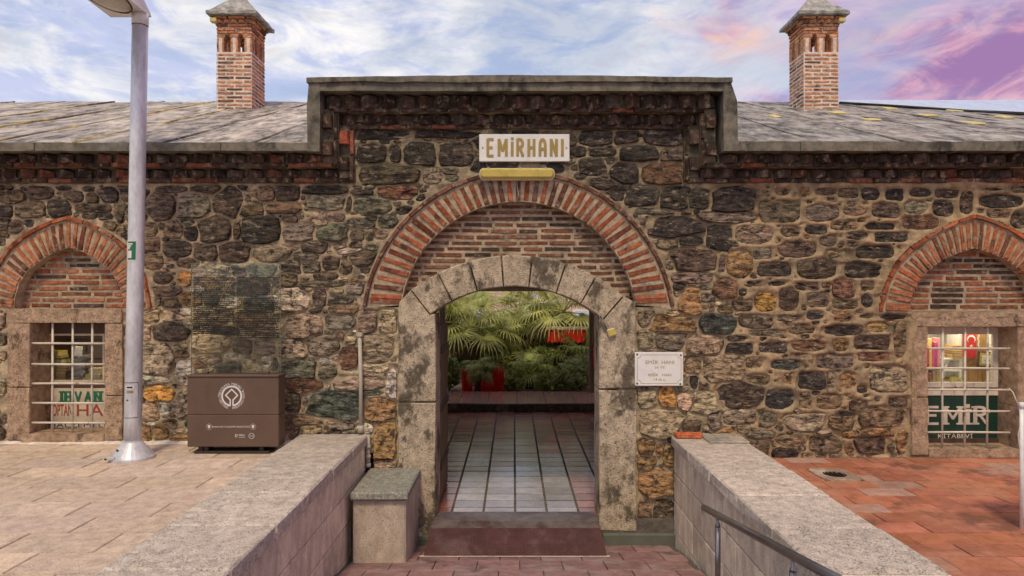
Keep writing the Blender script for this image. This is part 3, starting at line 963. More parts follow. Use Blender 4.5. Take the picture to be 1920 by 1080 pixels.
def chunk(poly, name, parent, mat, front=JF, depth=.45, jit=.004, taper=.012):
    """a dressed block: outline in pixels on the wall plane, worn arrises"""
    pts = [px2(p) for p in poly]
    n = len(pts); cx_ = sum(p[0] for p in pts) / n; cz_ = sum(p[1] for p in pts) / n
    def sh(p, t):
        d = Vector((cx_ - p[0], cz_ - p[1])); L = d.length
        return (p[0] + d.x / L * t, p[1] + d.y / L * t)
    f0 = [sh(p, taper) for p in pts]
    V = [(x, front - rnd.uniform(0, jit), z) for x, z in f0] + [(x, front + taper, z) for x, z in pts] + [(x, front + depth, z) for x, z in pts]
    Fc = [tuple(range(n))]
    for k in range(n):
        k2 = (k + 1) % n
        Fc += [(k, n + k, n + k2, k2), (n + k, 2 * n + k, 2 * n + k2, n + k2)]
    o = MB().add(V, Fc).build(name, mat, parent)
    return fix_normals(o)


def densify(a, b_, n):
    return [(a[0] + (b_[0] - a[0]) * i / n + (rnd.uniform(-1, 1) if 0 < i else 0), a[1] + (b_[1] - a[1]) * i / n) for i in range(n)]


joints = [771.7, 821.7, 880, 940, 998, 1060.7, 1116.7, 1168]
ja = [math.asin((x - 963) / RO_) for x in joints]
ja[0] = -.655
for a0, a1 in zip(ja, ja[1:]):
    g = .0035
    aa = np.linspace(a0 + g, a1 - g, 6)
    poly = [(963 + RI_ * math.sin(a), CY_ - RI_ * math.cos(a)) for a in aa] + [(963 + (RO_ + rnd.uniform(-1.5, 1.5)) * math.sin(a), CY_ - RO_ * math.cos(a)) for a in aa[::-1]]
    chunk(poly, 'voussoir', sur, MAT['arch_stone'])
a = ja[0]
lp = [(963 + RI_ * math.sin(a - .004), CY_ - RI_ * math.cos(a - .004)), (963 + RO_ * math.sin(a - .004), CY_ - RO_ * math.cos(a - .004))]
a = ja[-1]
rp = [(963 + RI_ * math.sin(a + .004), CY_ - RI_ * math.cos(a + .004)), (963 + RO_ * math.sin(a + .004), CY_ - RO_ * math.cos(a + .004))]
chunk([lp[1], (750, 566)] + densify((748, 580), (748, 752), 5) + [(748, 752), (818, 752)] + densify((818, 740), (818, 592), 5) + [(816, 588), lp[0]], 'jamb_block', sur, MAT['arch_stone'])
chunk(densify((748, 754.5), (748, 1003), 6) + [(749, 1003), (806, 1006)] + densify((816, 985), (818, 754.5), 6) + [(818, 754.5)], 'jamb_block', sur, MAT['arch_stone'], front=JF - .006)
chunk([rp[0], (1119, 586)] + densify((1122, 592), (1122, 728), 5) + [(1122, 728), (1192, 728)] + densify((1192, 715), (1192, 575), 5) + [(1190, 566), rp[1]], 'jamb_block', sur, MAT['arch_stone'])
chunk(densify((1122, 730.5), (1122, 990), 6) + [(1122, 992), (1191, 994)] + densify((1192, 985), (1191, 730.5), 6) + [(1191, 730.5)], 'jamb_block', sur, MAT['arch_stone'], front=JF - .008)
# plinth strips at the foot of the wall
for x0, x1, yt in ((1128, 1266, 996), (690, 815, 1003)):
    a = W(x0, yt); b_ = W(x1, 1040)
    MB().cbox((a.x, WY - .10, b_.z), (b_.x, WY + .2, a.z), .012).build('plinth', MAT['concrete_green'], B)

# ---- stepped brick cornices: a mortar core with flat courses and saw-tooth courses
DK = (.07, .045, .035)


def hrow(parent, mbc, x0, x1, yt, yb, prot, kind, red=.2):
    """one horizontal course between two pixel columns"""
    Y = WY - prot
    a, b_ = W(x0, yt, Y), W(x1, yb, Y)
    if kind == 'flat':
        mbc.box((a.x, Y + .012, b_.z), (b_.x, WY + .3, a.z))
        x = a.x + rnd.uniform(-.2, 0)
        while x < b_.x:
            ln = rnd.choice((.26, .28, .30, .24))
            l, r2 = max(x, a.x), min(x + ln, b_.x)
            if r2 - l > .05:
                col = bcol((.19, .065, .04), .35) if rnd.random() < red else bcol(DK, .45)
                brick(parent, Vector(((l + r2) / 2, Y + .045, (a.z + b_.z) / 2 + rnd.uniform(-.004, .004))), (r2 - l - .012, .10 + rnd.uniform(0, .016), (a.z - b_.z) * .86), color=col, rot=(0, rnd.uniform(-.012, .012), 0))
            x += ln
    else:
        mbc.box((a.x, Y + .125, b_.z), (b_.x, WY + .3, a.z))
        n = max(1, round((b_.x - a.x) / .212)); st = (b_.x - a.x) / n
        for k in range(n):
            x = a.x + (k + .5) * st + rnd.uniform(-.008, .008)
            col = bcol((.15, .062, .04), .35) if rnd.random() < red else bcol(DK, .5)
            h = (a.z - b_.z) * rnd.uniform(.80, .98)
            brick(parent, Vector((x, Y + .09 + rnd.uniform(-.008, .02), b_.z + h / 2)), (.122, .135, h), color=col, rot=(rnd.uniform(-.03, .03), rnd.uniform(-.04, .04), R(45) + rnd.uniform(-.12, .12)), name='tooth_brick')


def vrow(parent, mbc, xl, xr, yt, yb, prot, kind, red=.25):
    Y = WY - prot
    a, b_ = W(xl, yt, Y), W(xr, yb, Y)
    n = max(1, round((a.z - b_.z) / .27)); st = (a.z - b_.z) / n
    mbc.box((a.x, Y + (.012 if kind == 'flat' else .07), b_.z), (b_.x, WY + .3, a.z))
    for k in range(n):
        z = b_.z + (k + .5) * st
        col = bcol((.28, .085, .05), .35) if rnd.random() < red else bcol(DK, .5)
        if kind == 'flat':
            brick(parent, Vector(((a.x + b_.x) / 2, Y + .045, z)), (st - .02, .10 + rnd.uniform(0, .02), (b_.x - a.x) * .85), color=col, rot=(0, R(90) + rnd.uniform(-.03, .03), 0))
        else:
            brick(parent, Vector(((a.x + b_.x) / 2, Y + .07, z)), (.15, .15, (b_.x - a.x) * .9), color=col, rot=(R(45), R(90), 0) if False else (0, R(90), 0), name='tooth_brick')


ROWS = [('flat', .05, 333, 343), ('tooth', .13, 314, 332), ('flat', .16, 304.5, 314), ('tooth', .24, 285, 304)]
for xa, xb, red in ((-230, 664, .28), (1284, 2190, .16)):
    mbc = MB(); tmp = thing('cornice', (0, WY, 3), None, None)
    tmp.parent = B; tmp.location = Vector((0, WY, 3)) - ORG[B.name]
    ORG[tmp.name] = Vector((0, WY, 3))
    ends = {0: (655, 1292), 1: (634, 1314), 2: (624, 1325), 3: (602, 1352)}
    for k, (kind, prot, yt, yb) in enumerate(ROWS):
        x0, x1 = (xa, ends[k][0]) if xa < 0 else (ends[k][1], xb)
        hrow(tmp, mbc, x0, x1, yt, yb, prot, kind, red)
    mbc.build('backing', MAT['dark_mortar'], tmp)
# gate cornice: across the top and down both sides
mbc = MB(); tmp = thing('gate_cornice', (0, WY, 3.5), None, None)
tmp.parent = B; tmp.location = Vector((0, WY, 3.5)) - ORG[B.name]
ORG[tmp.name] = Vector((0, WY, 3.5))
PR = [('flat', .05, 233, 242, 655, 664, 340), ('tooth', .13, 211, 232, 634, 654, 331), ('flat', .16, 202, 211, 624, 634, 313), ('tooth', .24, 173, 201.5, 602, 623, 303)]
for kind, prot, yt, yb, xl, xr, ybot in PR:
    hrow(tmp, mbc, xl, 1947 - xl, yt, yb, prot, kind, .07)
    vrow(tmp, mbc, xl, xr, yb, ybot, prot, kind, .33)
    vrow(tmp, mbc, 1947 - xr, 1947 - xl, yb, ybot, prot, kind, .2)
mbc.build('backing', MAT['dark_mortar'], tmp)

# lead edge of the gate head: coping, fascia, two side faces
EY = WY - .31
def lead_block(name, poly, y0, y1, c=.0):
    pts = [px2(p, EY) for p in poly]
    return fix_normals(MB().prism(pts, y0, y1).build(name, MAT['lead_edge'], B))


top_l = [(576 + (1372 - 576) * i / 24, 147 - 4.5 * math.sin(math.pi * i / 24) + rnd.uniform(-.5, .5)) for i in range(25)]
bot_l = [(x, 154 + rnd.uniform(-1.2, 2.4)) for x, _ in top_l[::-1]]
lead_block('coping', top_l + bot_l, EY - .03, EY + 1.4)
lead_block('fascia', [(590, 153), (1368, 153)] + [(1364 - (1364 - 600) * i / 16, 170.5 + rnd.uniform(-.8, .8)) for i in range(17)], EY, EY + 1.38)
lead_block('side_fascia', [(579.5, 154), (599.5, 154), (600.5, 200), (599.5, 284), (577, 284), (575.5, 200)], EY - .008, EY + 1.36)
lead_block('side_fascia', [(1370, 154), (1382, 190), (1383.5, 283), (1357, 283), (1356, 200), (1357, 154)], EY - .008, EY + 1.36)
a, b_ = W(600, 172, EY), W(1357, 200, EY)
MB().box((a.x, WY - .03, 3.64), (b_.x, EY + 1.3, a.z)).build('head_core', MAT['dark_mortar'], B)

# ---- lead roof
RT = .364; EZ = EYE + (545 - 269) / F * EY; RIDGE = 12.9


def roof_z(x, Y):
    z = EZ + RT * (Y - EY)
    if x > 5.6: z -= min(1, (x - 5.6) / 4.4) * .27 * max(0, (Y - EY) / (RIDGE - EY))
    return z


mb = MB(); n = 24
surf('lichen_seam', (.46, .33, .09), var=.5, scale=4, bump=.6, col2=(.17, .15, .13), c2=(.44, .56, 1.0), c2scale=1.3)
roof = thing('roof', (0, 10, 4), None, None); roof.parent = B; roof.location = Vector((0, 10, 4)) - ORG[B.name]; ORG[roof.name] = Vector((0, 10, 4))
x = -11.6; k = 0
while x < 11.8:
    w = .97
    for br in (-2.27, 2.42):
        if x < br - .02 < x + w: w = br - x
    mb = MB(); nu, nv = 8, 16
    ys = EY + .012 if not (-2.3 < x < 2.40) else EY + 1.3
    r2 = random.Random(k)
    ph = r2.uniform(0, 9)
    for jv in range(nv + 1):
        for iu in range(nu + 1):
            Y = ys + (RIDGE - ys) * jv / nv; xx = x + w * iu / nu
            z = roof_z(xx, Y) + .022 * mnoise.noise(Vector((xx * 1.6, Y * 1.3, ph))) + .010 * mnoise.noise(Vector((xx * 5, Y * 4, ph)))
            if jv in (5, 11): z += .012
            mb.v.append((xx, Y, z))
    for jv in range(nv):
        for iu in range(nu):
            p = jv * (nu + 1) + iu
            mb.f.append((p, p + 1, p + nu + 2, p + nu + 1))
    g = r2.uniform(.8, 1.2)
    cc = (.36 * g, .31 * g, .26 * g) if x < -1 else (.25 * g, .235 * g, .21 * g)
    mb.build('lead_sheet', MAT['lead'], roof, smooth=True, color=cc)
    pts = [(x + .02 * mnoise.noise(Vector((x, t * .5, 1))), ys + (RIDGE - ys) * t / 14, roof_z(x, ys + (RIDGE - ys) * t / 14) + .002 + .010 * mnoise.noise(Vector((x, t * .9, 3)))) for t in range(15)]
    ylw = -8.5 < x < -4.6
    if x < -1 or k % 2:
        MB().tube(pts, .017 if ylw else .014, 6).build('seam_roll', MAT['lichen_seam'] if ylw else MAT['lead'], roof, smooth=True, color=(.17, .15, .13))
    x += w; k += 1
# back slope and eaves band
mb = MB()
mb.add([(-11.6, RIDGE, roof_z(-11.6, RIDGE) - .01), (5.6, RIDGE, roof_z(0, RIDGE) - .01), (11.8, RIDGE, roof_z(11.8, RIDGE) - .01), (11.8, 13.75, 4.6), (-11.6, 13.75, 4.6)], [(0, 1, 2, 3, 4)])
mb.build('back_slope', MAT['lead_edge'], roof)
for x0, x1 in ((-240, 598), (1358, 2200)):
    xx = x0
    while xx < x1:
        ln = rnd.uniform(120, 190); e = min(xx + ln, x1)
        if x1 - e < 60: e = x1
        a, b_ = W(xx + .6, 267 if x0 < 0 else 265, EY), W(e - .6, 283, EY)
        nn = 7
        pts = [(a.x + (b_.x - a.x) * i / nn, a.z + rnd.uniform(-.006, .004)) for i in range(nn + 1)] + [(b_.x - (b_.x - a.x) * i / nn, b_.z + rnd.uniform(-.004, .006)) for i in range(nn + 1)]
        fix_normals(MB().prism(pts, EY - rnd.uniform(0, .008), EY + .25).build('eaves_edge', MAT['lead_edge'], B))
        xx = e
for (px, py) in ((1667, 203), (1633, 226), (1570, 213), (1453, 220), (1740, 217), (1790, 203), (1825, 232), (1883, 218)):  # sun highlights on the roof, built as flat pale yellow lumps
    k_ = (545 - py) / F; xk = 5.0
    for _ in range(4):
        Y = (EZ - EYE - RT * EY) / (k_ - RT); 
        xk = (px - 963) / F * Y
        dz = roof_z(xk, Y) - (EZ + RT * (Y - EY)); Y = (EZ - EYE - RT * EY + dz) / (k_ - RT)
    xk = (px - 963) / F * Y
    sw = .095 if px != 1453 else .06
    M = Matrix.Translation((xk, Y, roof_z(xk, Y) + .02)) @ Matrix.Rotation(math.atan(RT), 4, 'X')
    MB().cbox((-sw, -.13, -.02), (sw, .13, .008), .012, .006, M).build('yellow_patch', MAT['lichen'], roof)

# inside of the building kept dark: underside and back wall
MB().box((-11.6, WY + .5, 3.22), (11.8, 13.5, 3.26)).build('attic_floor', MAT['plaster'], B)


# ---- chimneys
def chimney(x0, Y0, mirror):
    w = .60; zb, zo = 4.55, 5.81
    ch = thing('chimney', (x0 + w / 2, Y0 + w / 2, 4.83), None, None)
    ch.parent = B; ch.location = ORG[ch.name] - ORG[B.name]
    cx_, cy_ = x0 + w / 2, Y0 + w / 2
    mbk = MB(); i = .003
    mbk.box((x0 + i, Y0 + i, zb), (x0 + w - i, Y0 + w - i, zo))
    z = zb + .03; row = 0
    base = (.56, .26, .13)
    def course(z, h, ww, pat, depth=.1):
        for sd_ in range(4):
            M = Matrix.Rotation(sd_ * math.pi / 2, 4, 'Z')
            x = -ww / 2
            while x < ww / 2 - .01:
                ln = pat[0] if x == -ww / 2 else pat[1]
                e = min(x + ln, ww / 2)
                if e - x > .03:
                    p = M @ Vector(((x + e) / 2 + .006, -ww / 2 + depth / 2 - .003 - rnd.uniform(0, .006), 0))
                    col = bcol(base, .25) if rnd.random() < .82 else bcol((.2, .085, .05), .3)
                    brick(ch, Vector((cx_ + p.x, cy_ + p.y, z + rnd.uniform(-.004, .004))), (e - x - .030, depth, h), rot=(0, rnd.uniform(-.015, .015), sd_ * math.pi / 2), color=col)
                x = e
    while z < zo - .01:
        course(z, .035, w, (.15, .30) if row % 2 else (.30, .30))
        z += .0655; row += 1
    # lantern: eight piers, then corbelled courses
    pw = .125; zt = 6.06
    for gx_ in (-1, 0, 1):
        for gy_ in (-1, 0, 1):
            if gx_ == 0 and gy_ == 0: continue
            px_, py_ = cx_ + gx_ * (w - pw) / 2, cy_ + gy_ * (w - pw) / 2
            pm = MB().cbox((px_ - pw * .42, py_ - pw * .42, zo - .01), (px_ + pw * .42, py_ + pw * .42, zt), .008)
            pr = pm.build('pier', MAT['pale_mortar'], ch)
            for sx_ in (-1, 1):
                brick(ch, Vector((px_ + sx_ * pw * .36, py_, (zo + zt) / 2)), (zt - zo - .02, pw * .96, .036), rot=(0, R(90), 0), color=bcol(base, .3))
    for q_, (zc, pwid) in enumerate(((zt + .027, .15), (zt + .085, .20))):
        for gx_ in (-1, 0, 1):
            for gy_ in (-1, 0, 1):
                if gx_ == 0 and gy_ == 0: continue
                px_, py_ = cx_ + gx_ * (w - pwid) / 2, cy_ + gy_ * (w - pwid) / 2
                brick(ch, Vector((px_, py_, zc)), (pwid, pwid, .044), color=bcol(base, .25))
                mbk.box((px_ - pwid * .4, py_ - pwid * .4, zc - .03), (px_ + pwid * .4, py_ + pwid * .4, zc + .032))
    zz = zt + .145
    mbk.box((x0 + .02, Y0 + .02, zz - .03), (x0 + w - .02, Y0 + w - .02, zz + .20))
    course(zz, .042, w, (.32, .32))
    course(zz + .06, .040, w + .02, (.2, .32))
    # saw-tooth under the cap
    zt2 = zz + .125
    for sd_ in range(4):
        M = Matrix.Rotation(sd_ * math.pi / 2, 4, 'Z')
        for t in range(5):
            p = M @ Vector((-.25 + t * .125, -w / 2 + .01, 0))
            brick(ch, Vector((cx_ + p.x, cy_ + p.y, zt2)), (.085, .085, .06), rot=(0, 0, R(45)), color=bcol(base, .3) if rnd.random() < .7 else bcol((.2, .1, .07)), name='tooth_brick')
    course(zt2 + .055, .035, w + .10, (.25, .3))
    mbk.build('shaft', MAT['pale_mortar'], ch)
    h = .43; zc = zt2 + .085
    ring = []
    def sq(s_, z, n=6):
        out = []
        for sd_ in range(4):
            M = Matrix.Rotation(sd_ * math.pi / 2, 4, 'Z')
            for t in range(n):
                p = M @ Vector((-s_ + 2 * s_ * t / n, -s_, 0))
                out.append((cx_ + p.x + rnd.uniform(-.006, .006), cy_ + p.y + rnd.uniform(-.006, .006), z + rnd.uniform(-.008, .008)))
        return out
    mb = MB(); levels = [(h - .05, zc - .005), (h, zc), (h, zc + .05), (h - .05, zc + .085), (h * .62, zc + .22), (h * .30, zc + .37), (.06, zc + .47), (.05, zc + .52)]
    for s_, z_ in levels: mb.v += sq(s_, z_)
    nr = 24
    for a in range(len(levels) - 1):
        for k in range(nr): mb.f.append((a * nr + k, a * nr + (k + 1) % nr, (a + 1) * nr + (k + 1) % nr, (a + 1) * nr + k))
    mb.f.append(tuple(range(nr))[::-1]); mb.f.append(tuple(range((len(levels) - 1) * nr, len(levels) * nr)))
    mb.build('cap', MAT['cap_lead'], ch, smooth=False)
    bx = x0 - .02 if not mirror else x0 + w + .02
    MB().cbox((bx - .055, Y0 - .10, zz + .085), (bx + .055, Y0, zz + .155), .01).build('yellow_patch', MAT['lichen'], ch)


chimney(-5.08, 11.4, False)
chimney(4.96, 11.4, True)

# ================================================================ GROUND
def structure(o): return tag(o, kind='structure')


def ground_z(Y): return GZ + .176 * (WY - Y)           # the ramp falls towards the gate


earth = MB(); earth.add([(-200, -200, -1.9), (200, -200, -1.9), (200, 200, -1.9), (-200, 200, -1.9)], [(0, 1, 2, 3)])
structure(earth.build('ground', MAT['grout']))

surf('pavement_joint', (.40, .32, .25), var=.3, rough=.95, bump=.5)
# left terrace of pale stone slabs (running bond)
tb = MB(); tb.box((-14, -12, -.4), (-2.38, WY + .02, -.009))
tl = structure(tb.build('stone_pavement', MAT['pavement_joint'], None, (-6, 4, 0)))
slab_me = []
for k in range(6):
    mb = MB(); mb.cbox((-.5, -.5, -.045), (.5, .5, .0), .006)
    me = bpy.data.meshes.new('slab'); me.from_pydata(mb.v, [], mb.f); me.materials.append(MAT['paving']); me.update(); slab_me.append(me)
Yk = WY - .03; row = 0
rows_ = [.36, .33, .35, .32, .36, .38, .35, .34, .36, .33, .35, .36, .34, .35]
for row, d in enumerate(rows_):
    x = -2.42 - (0 if row % 2 else .36)
    first = True
    if row % 2 == 0:
        spans = [(-2.42, -2.42 - .36)]
    else:
        spans = []
    while x > -8.4:
        w = rnd.choice((.70, .72, .66, .76)); spans.append((x, x - w)); x -= w
    for xa, xb in spans:
        o = bpy.data.objects.new('slab', slab_me[rnd.randrange(6)])
        g = rnd.uniform(.84, 1.14); o.color = (.60 * g, .46 * g, .355 * g * rnd.uniform(.92, 1.06), 1)
        link(o, tl, ((xa + xb) / 2, Yk - d / 2, rnd.uniform(-.0025, .0025)))
        o.scale = (abs(xa - xb) - .014, d - .012, 1)
        o.rotation_euler = (rnd.uniform(-.003, .003), rnd.uniform(-.003, .003), rnd.uniform(-.004, .004))
    Yk -= d
mb = MB()
px0, px1 = -8.2, -2.45
pts = [(px0 + (px1 - px0) * i / 40, WY - .10 + rnd.uniform(-.035, .03)) for i in range(41)]
mb.add([(x, y, .003) for x, y in pts] + [(x, WY + .01, .035 + rnd.uniform(-.012, .012)) for x, y in pts], [(i, i + 1, 42 + i, 41 + i) for i in range(40)])
mb.build('mortar_fillet', MAT['pale_mortar'], tl)

# right terrace of red clay tiles
TZ = -.164
tb = MB(); tb.box((2.5, -12, -.6), (14, WY + .02, TZ - .022))
trr = structure(tb.build('tile_pavement', MAT['grout'], None, (6, 4, TZ)))
tile_me = []
for k in range(6):
    mb = MB(); mb.cbox((-.5, -.5, -.04), (.5, .5, 0), .005)
    me = bpy.data.meshes.new('tile'); me.from_pydata(mb.v, [], mb.f); me.materials.append(MAT['terracotta']); me.update(); tile_me.append(me)
Yk = WY - .02; row = 0
DR = W(1560, 887, 1.891 * F / (887 - 545)); DR.y = WY - .02 - 3 * .235
while Yk > 3.3:
    d = .235
    x = 2.53 + rnd.uniform(0, .06) - (.23 if row % 2 else 0)
    while x < 7.9:
        w = .46; xa, xb = max(x, 2.53), x + w
        if row in (2, 3) and xa < DR.x + .2 and xb > DR.x - .2:
            xa, xb = (xa, DR.x - .2) if (xa + xb) / 2 < DR.x else (DR.x + .2, xb)
        if xb - xa > .05:
            o = bpy.data.objects.new('tile', tile_me[rnd.randrange(6)])
            g = rnd.uniform(.80, 1.18)
            c = (.40 * g, .145 * g, .078 * g * rnd.uniform(.9, 1.15)) if rnd.random() < .86 else (.42 * g, .25 * g, .19 * g)
            o.color = (*c, 1)
            link(o, trr, ((xa + xb) / 2, Yk - d / 2, TZ + rnd.uniform(-.003, .003)))
            o.scale = (xb - xa - .006, d - .006, 1); o.rotation_euler = (rnd.uniform(-.005, .005), rnd.uniform(-.005, .005), rnd.uniform(-.006, .006))
        x += w
    Yk -= d; row += 1

# lower court: sloping way paved with reddish tiles
mb = MB(); mb.add([(-1.66, WY + .1, ground_z(WY + .1) - .015), (-1.66, -8, ground_z(-8) - .015), (1.80, -8, ground_z(-8) - .015), (1.80, WY + .1, ground_z(WY + .1) - .015)], [(0, 1, 2, 3)])
court = structure(mb.build('ramp_pavement', MAT['grout'], None, (0, 4, ground_z(4))))
ct_me = []
for k in range(4):
    mb = MB(); mb.cbox((-.5, -.5, -.03), (.5, .5, 0), .005)
    me = bpy.data.meshes.new('tile'); me.from_pydata(mb.v, [], mb.f); me.materials.append(MAT['court_tile']); me.update(); ct_me.append(me)
Yk = WY - .02; row = 0
while Yk > 4.6:
    d = .40; x = -1.62 - (.2 if row % 2 else 0)
    while x < 1.78:
        xa, xb = max(x, -1.62), min(x + .42, 1.78)
        if xb - xa > .06:
            o = bpy.data.objects.new('tile', ct_me[rnd.randrange(4)])
            g = rnd.uniform(.8, 1.2); o.color = (.28 * g, .155 * g, .15 * g, 1)
            link(o, court, ((xa + xb) / 2, Yk - d / 2, ground_z(Yk - d / 2) + rnd.uniform(-.002, .002)))
            o.scale = (xb - xa - .009, d - .009, 1); o.rotation_euler = (-math.atan(.176), rnd.uniform(-.004, .004), 0)
        x += .42
    Yk -= d; row += 1

# passage behind the gate
FZ = -.84
mb = MB(); mb.box((-1.8, WY - .05, FZ - .4), (1.95, 14.3, FZ - .014))
pas = structure(mb.build('passage_floor', MAT['grout'], None, (0, 11, FZ)))
pt_me = []
for k in range(6):
    mb = MB(); mb.cbox((-.5, -.5, -.03), (.5, .5, 0), .0045)
    me = bpy.data.meshes.new('tile'); me.from_pydata(mb.v, [], mb.f); me.materials.append(MAT['glazed_tile']); me.update(); pt_me.append(me)
Yk = WY + .05; row = 0
while Yk < 14.0:
    d = .265; x = -1.8 - .022
    while x < 1.9:
        xa, xb = max(x, -1.79), min(x + .368, 1.94)
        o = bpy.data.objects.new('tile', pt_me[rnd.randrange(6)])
        g = rnd.uniform(.68, 1.28); worn = abs((xa + xb) / 2 - .05) < .75 and Yk < 9.9 + rnd.uniform(-.7, .7)  # grey middle: partly wear, partly the floor's bright reflection put into the colour
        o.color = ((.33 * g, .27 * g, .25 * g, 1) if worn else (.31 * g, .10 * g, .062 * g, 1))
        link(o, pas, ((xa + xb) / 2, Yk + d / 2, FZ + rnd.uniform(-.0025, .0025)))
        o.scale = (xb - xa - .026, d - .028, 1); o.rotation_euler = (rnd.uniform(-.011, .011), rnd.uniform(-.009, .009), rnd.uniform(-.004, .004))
        x += .368
    Yk += d; row += 1

pw = MB()
pw.box((-2.1, WY + .44, FZ - .2), (-1.8, 13.6, 3.2)); pw.box((1.95, WY + .44, FZ - .2), (2.25, 13.6, 3.2))
n = 12
arc_ = [(.075 + 1.95 * math.cos(math.pi * i / n), 1.55 + 1.4 * math.sin(math.pi * i / n)) for i in range(n + 1)]
pw.add([(x, WY + .44, z) for x, z in arc_] + [(x, 13.6, z) for x, z in arc_], [(i, i + 1, n + 2 + i, n + 1 + i) for i in range(n)])
pw.box((-2.3, WY + .30, -1.2), (-.93, WY + .44, 2.9)); pw.box((1.0, WY + .30, -1.2), (2.5, WY + .44, 2.9))
pw.box((-.93, WY + .30, 1.72), (1.0, WY + .44, 2.9))
pw.box((-11.6, 13.5, -1.2), (-2.1, 13.6, 4.7)); pw.box((2.25, 13.5, -1.2), (11.8, 13.6, 4.7)); pw.box((-2.1, 13.5, 2.96), (2.25, 13.6, 4.7))
pw.build('passage_vault', MAT['plaster'], B)

# wide tiled step at the courtyard end
led = thing('tiled_step', (0, 14.9, FZ), 'wide glossy brown tiled step across the far end of the passage', 'step')
MB().box((-1.8, 14.10, FZ - .05), (1.95, 15.68, -.675)).build('riser', MAT['dark_mortar'], led)
for k in range(6):
    x0 = -1.79 + k * .622
    MB().cbox((x0, 14.07, -.672), (x0 + .614, 15.7, -.645), .006).build('tile', MAT['glazed_tile'], led, color=(.36 * rnd.uniform(.85, 1.15), .19, .14))
for name, x0, x1, lab in (('timber_post', -1.73, -1.60, 'weathered timber post at the left end of the tiled step'), ('timber_post', 1.77, 1.91, 'weathered timber post at the right end of the tiled step')):
    t = thing(name, ((x0 + x1) / 2, 15.62, -.645), lab, 'post', 'posts framing the courtyard opening')
    MB().cbox((x0, 15.56, -.645), (x1, 15.68, 2.2), .01, .003).build('shaft', MAT['wood'], t)
    MB().cbox((x0 - .02, 15.545, -.645), (x1 + .02, 15.695, -.52), .01).build('foot', MAT['wood'], t)
tbm = thing('timber_beam', (.09, 15.62, 2.2), 'timber beam carried by the two posts at the courtyard end', 'beam')
MB().cbox((-1.9, 15.55, 2.203), (2.1, 15.69, 2.36), .012, .003).build('timber', MAT['wood'], tbm)
for xx in (-1.665, 1.84): MB().cbox((xx - .1, 15.53, 2.20), (xx + .1, 15.71, 2.2025), .001).build('bearing_plate', MAT['grey_metal'], tbm)
dl = thing('door_leaf', (-.90, 8.12, FZ), 'dark timber door leaf folded back inside the left jamb', 'door')
MB().cbox((-.925, 8.05, FZ + .02), (-.885, 8.95, 1.3), .006).build('board', MAT['wood'], dl)
for z in (-.4, .3, 1.0): MB().cbox((-.882, 8.06, z - .04), (-.868, 8.94, z + .04), .003).build('rail', MAT['frame_brown'], dl)
fe = thing('fire_extinguisher', (1.87, 15.2, -.3), 'red cylinder with a pale top hung beside the right timber post', 'extinguisher')
MB().tube([(1.88, 15.2, -.05), (1.88, 15.2, -.02), (1.88, 15.2, .42), (1.88, 15.2, .47)], [.05, .062, .062, .03], 12).build('cylinder', MAT['flag_red'], fe, smooth=True)
MB().tube([(1.88, 15.2, .47), (1.88, 15.2, .53)], .022, 8).build('valve', MAT['white_plastic'], fe)
MB().box((1.935, 15.17, .1), (1.95, 15.23, .3)).build('bracket', MAT['grey_metal'], fe)

# ================================================================ COURTYARD
CZ = -.70
mb = MB(); mb.add([(-14, 15.7, CZ), (14, 15.7, CZ), (16, 34, CZ), (-16, 34, CZ)], [(0, 1, 2, 3)])
structure(mb.build('courtyard_ground', MAT['paving'], None, (0, 20, CZ))).color = (.34, .25, .19, 1)


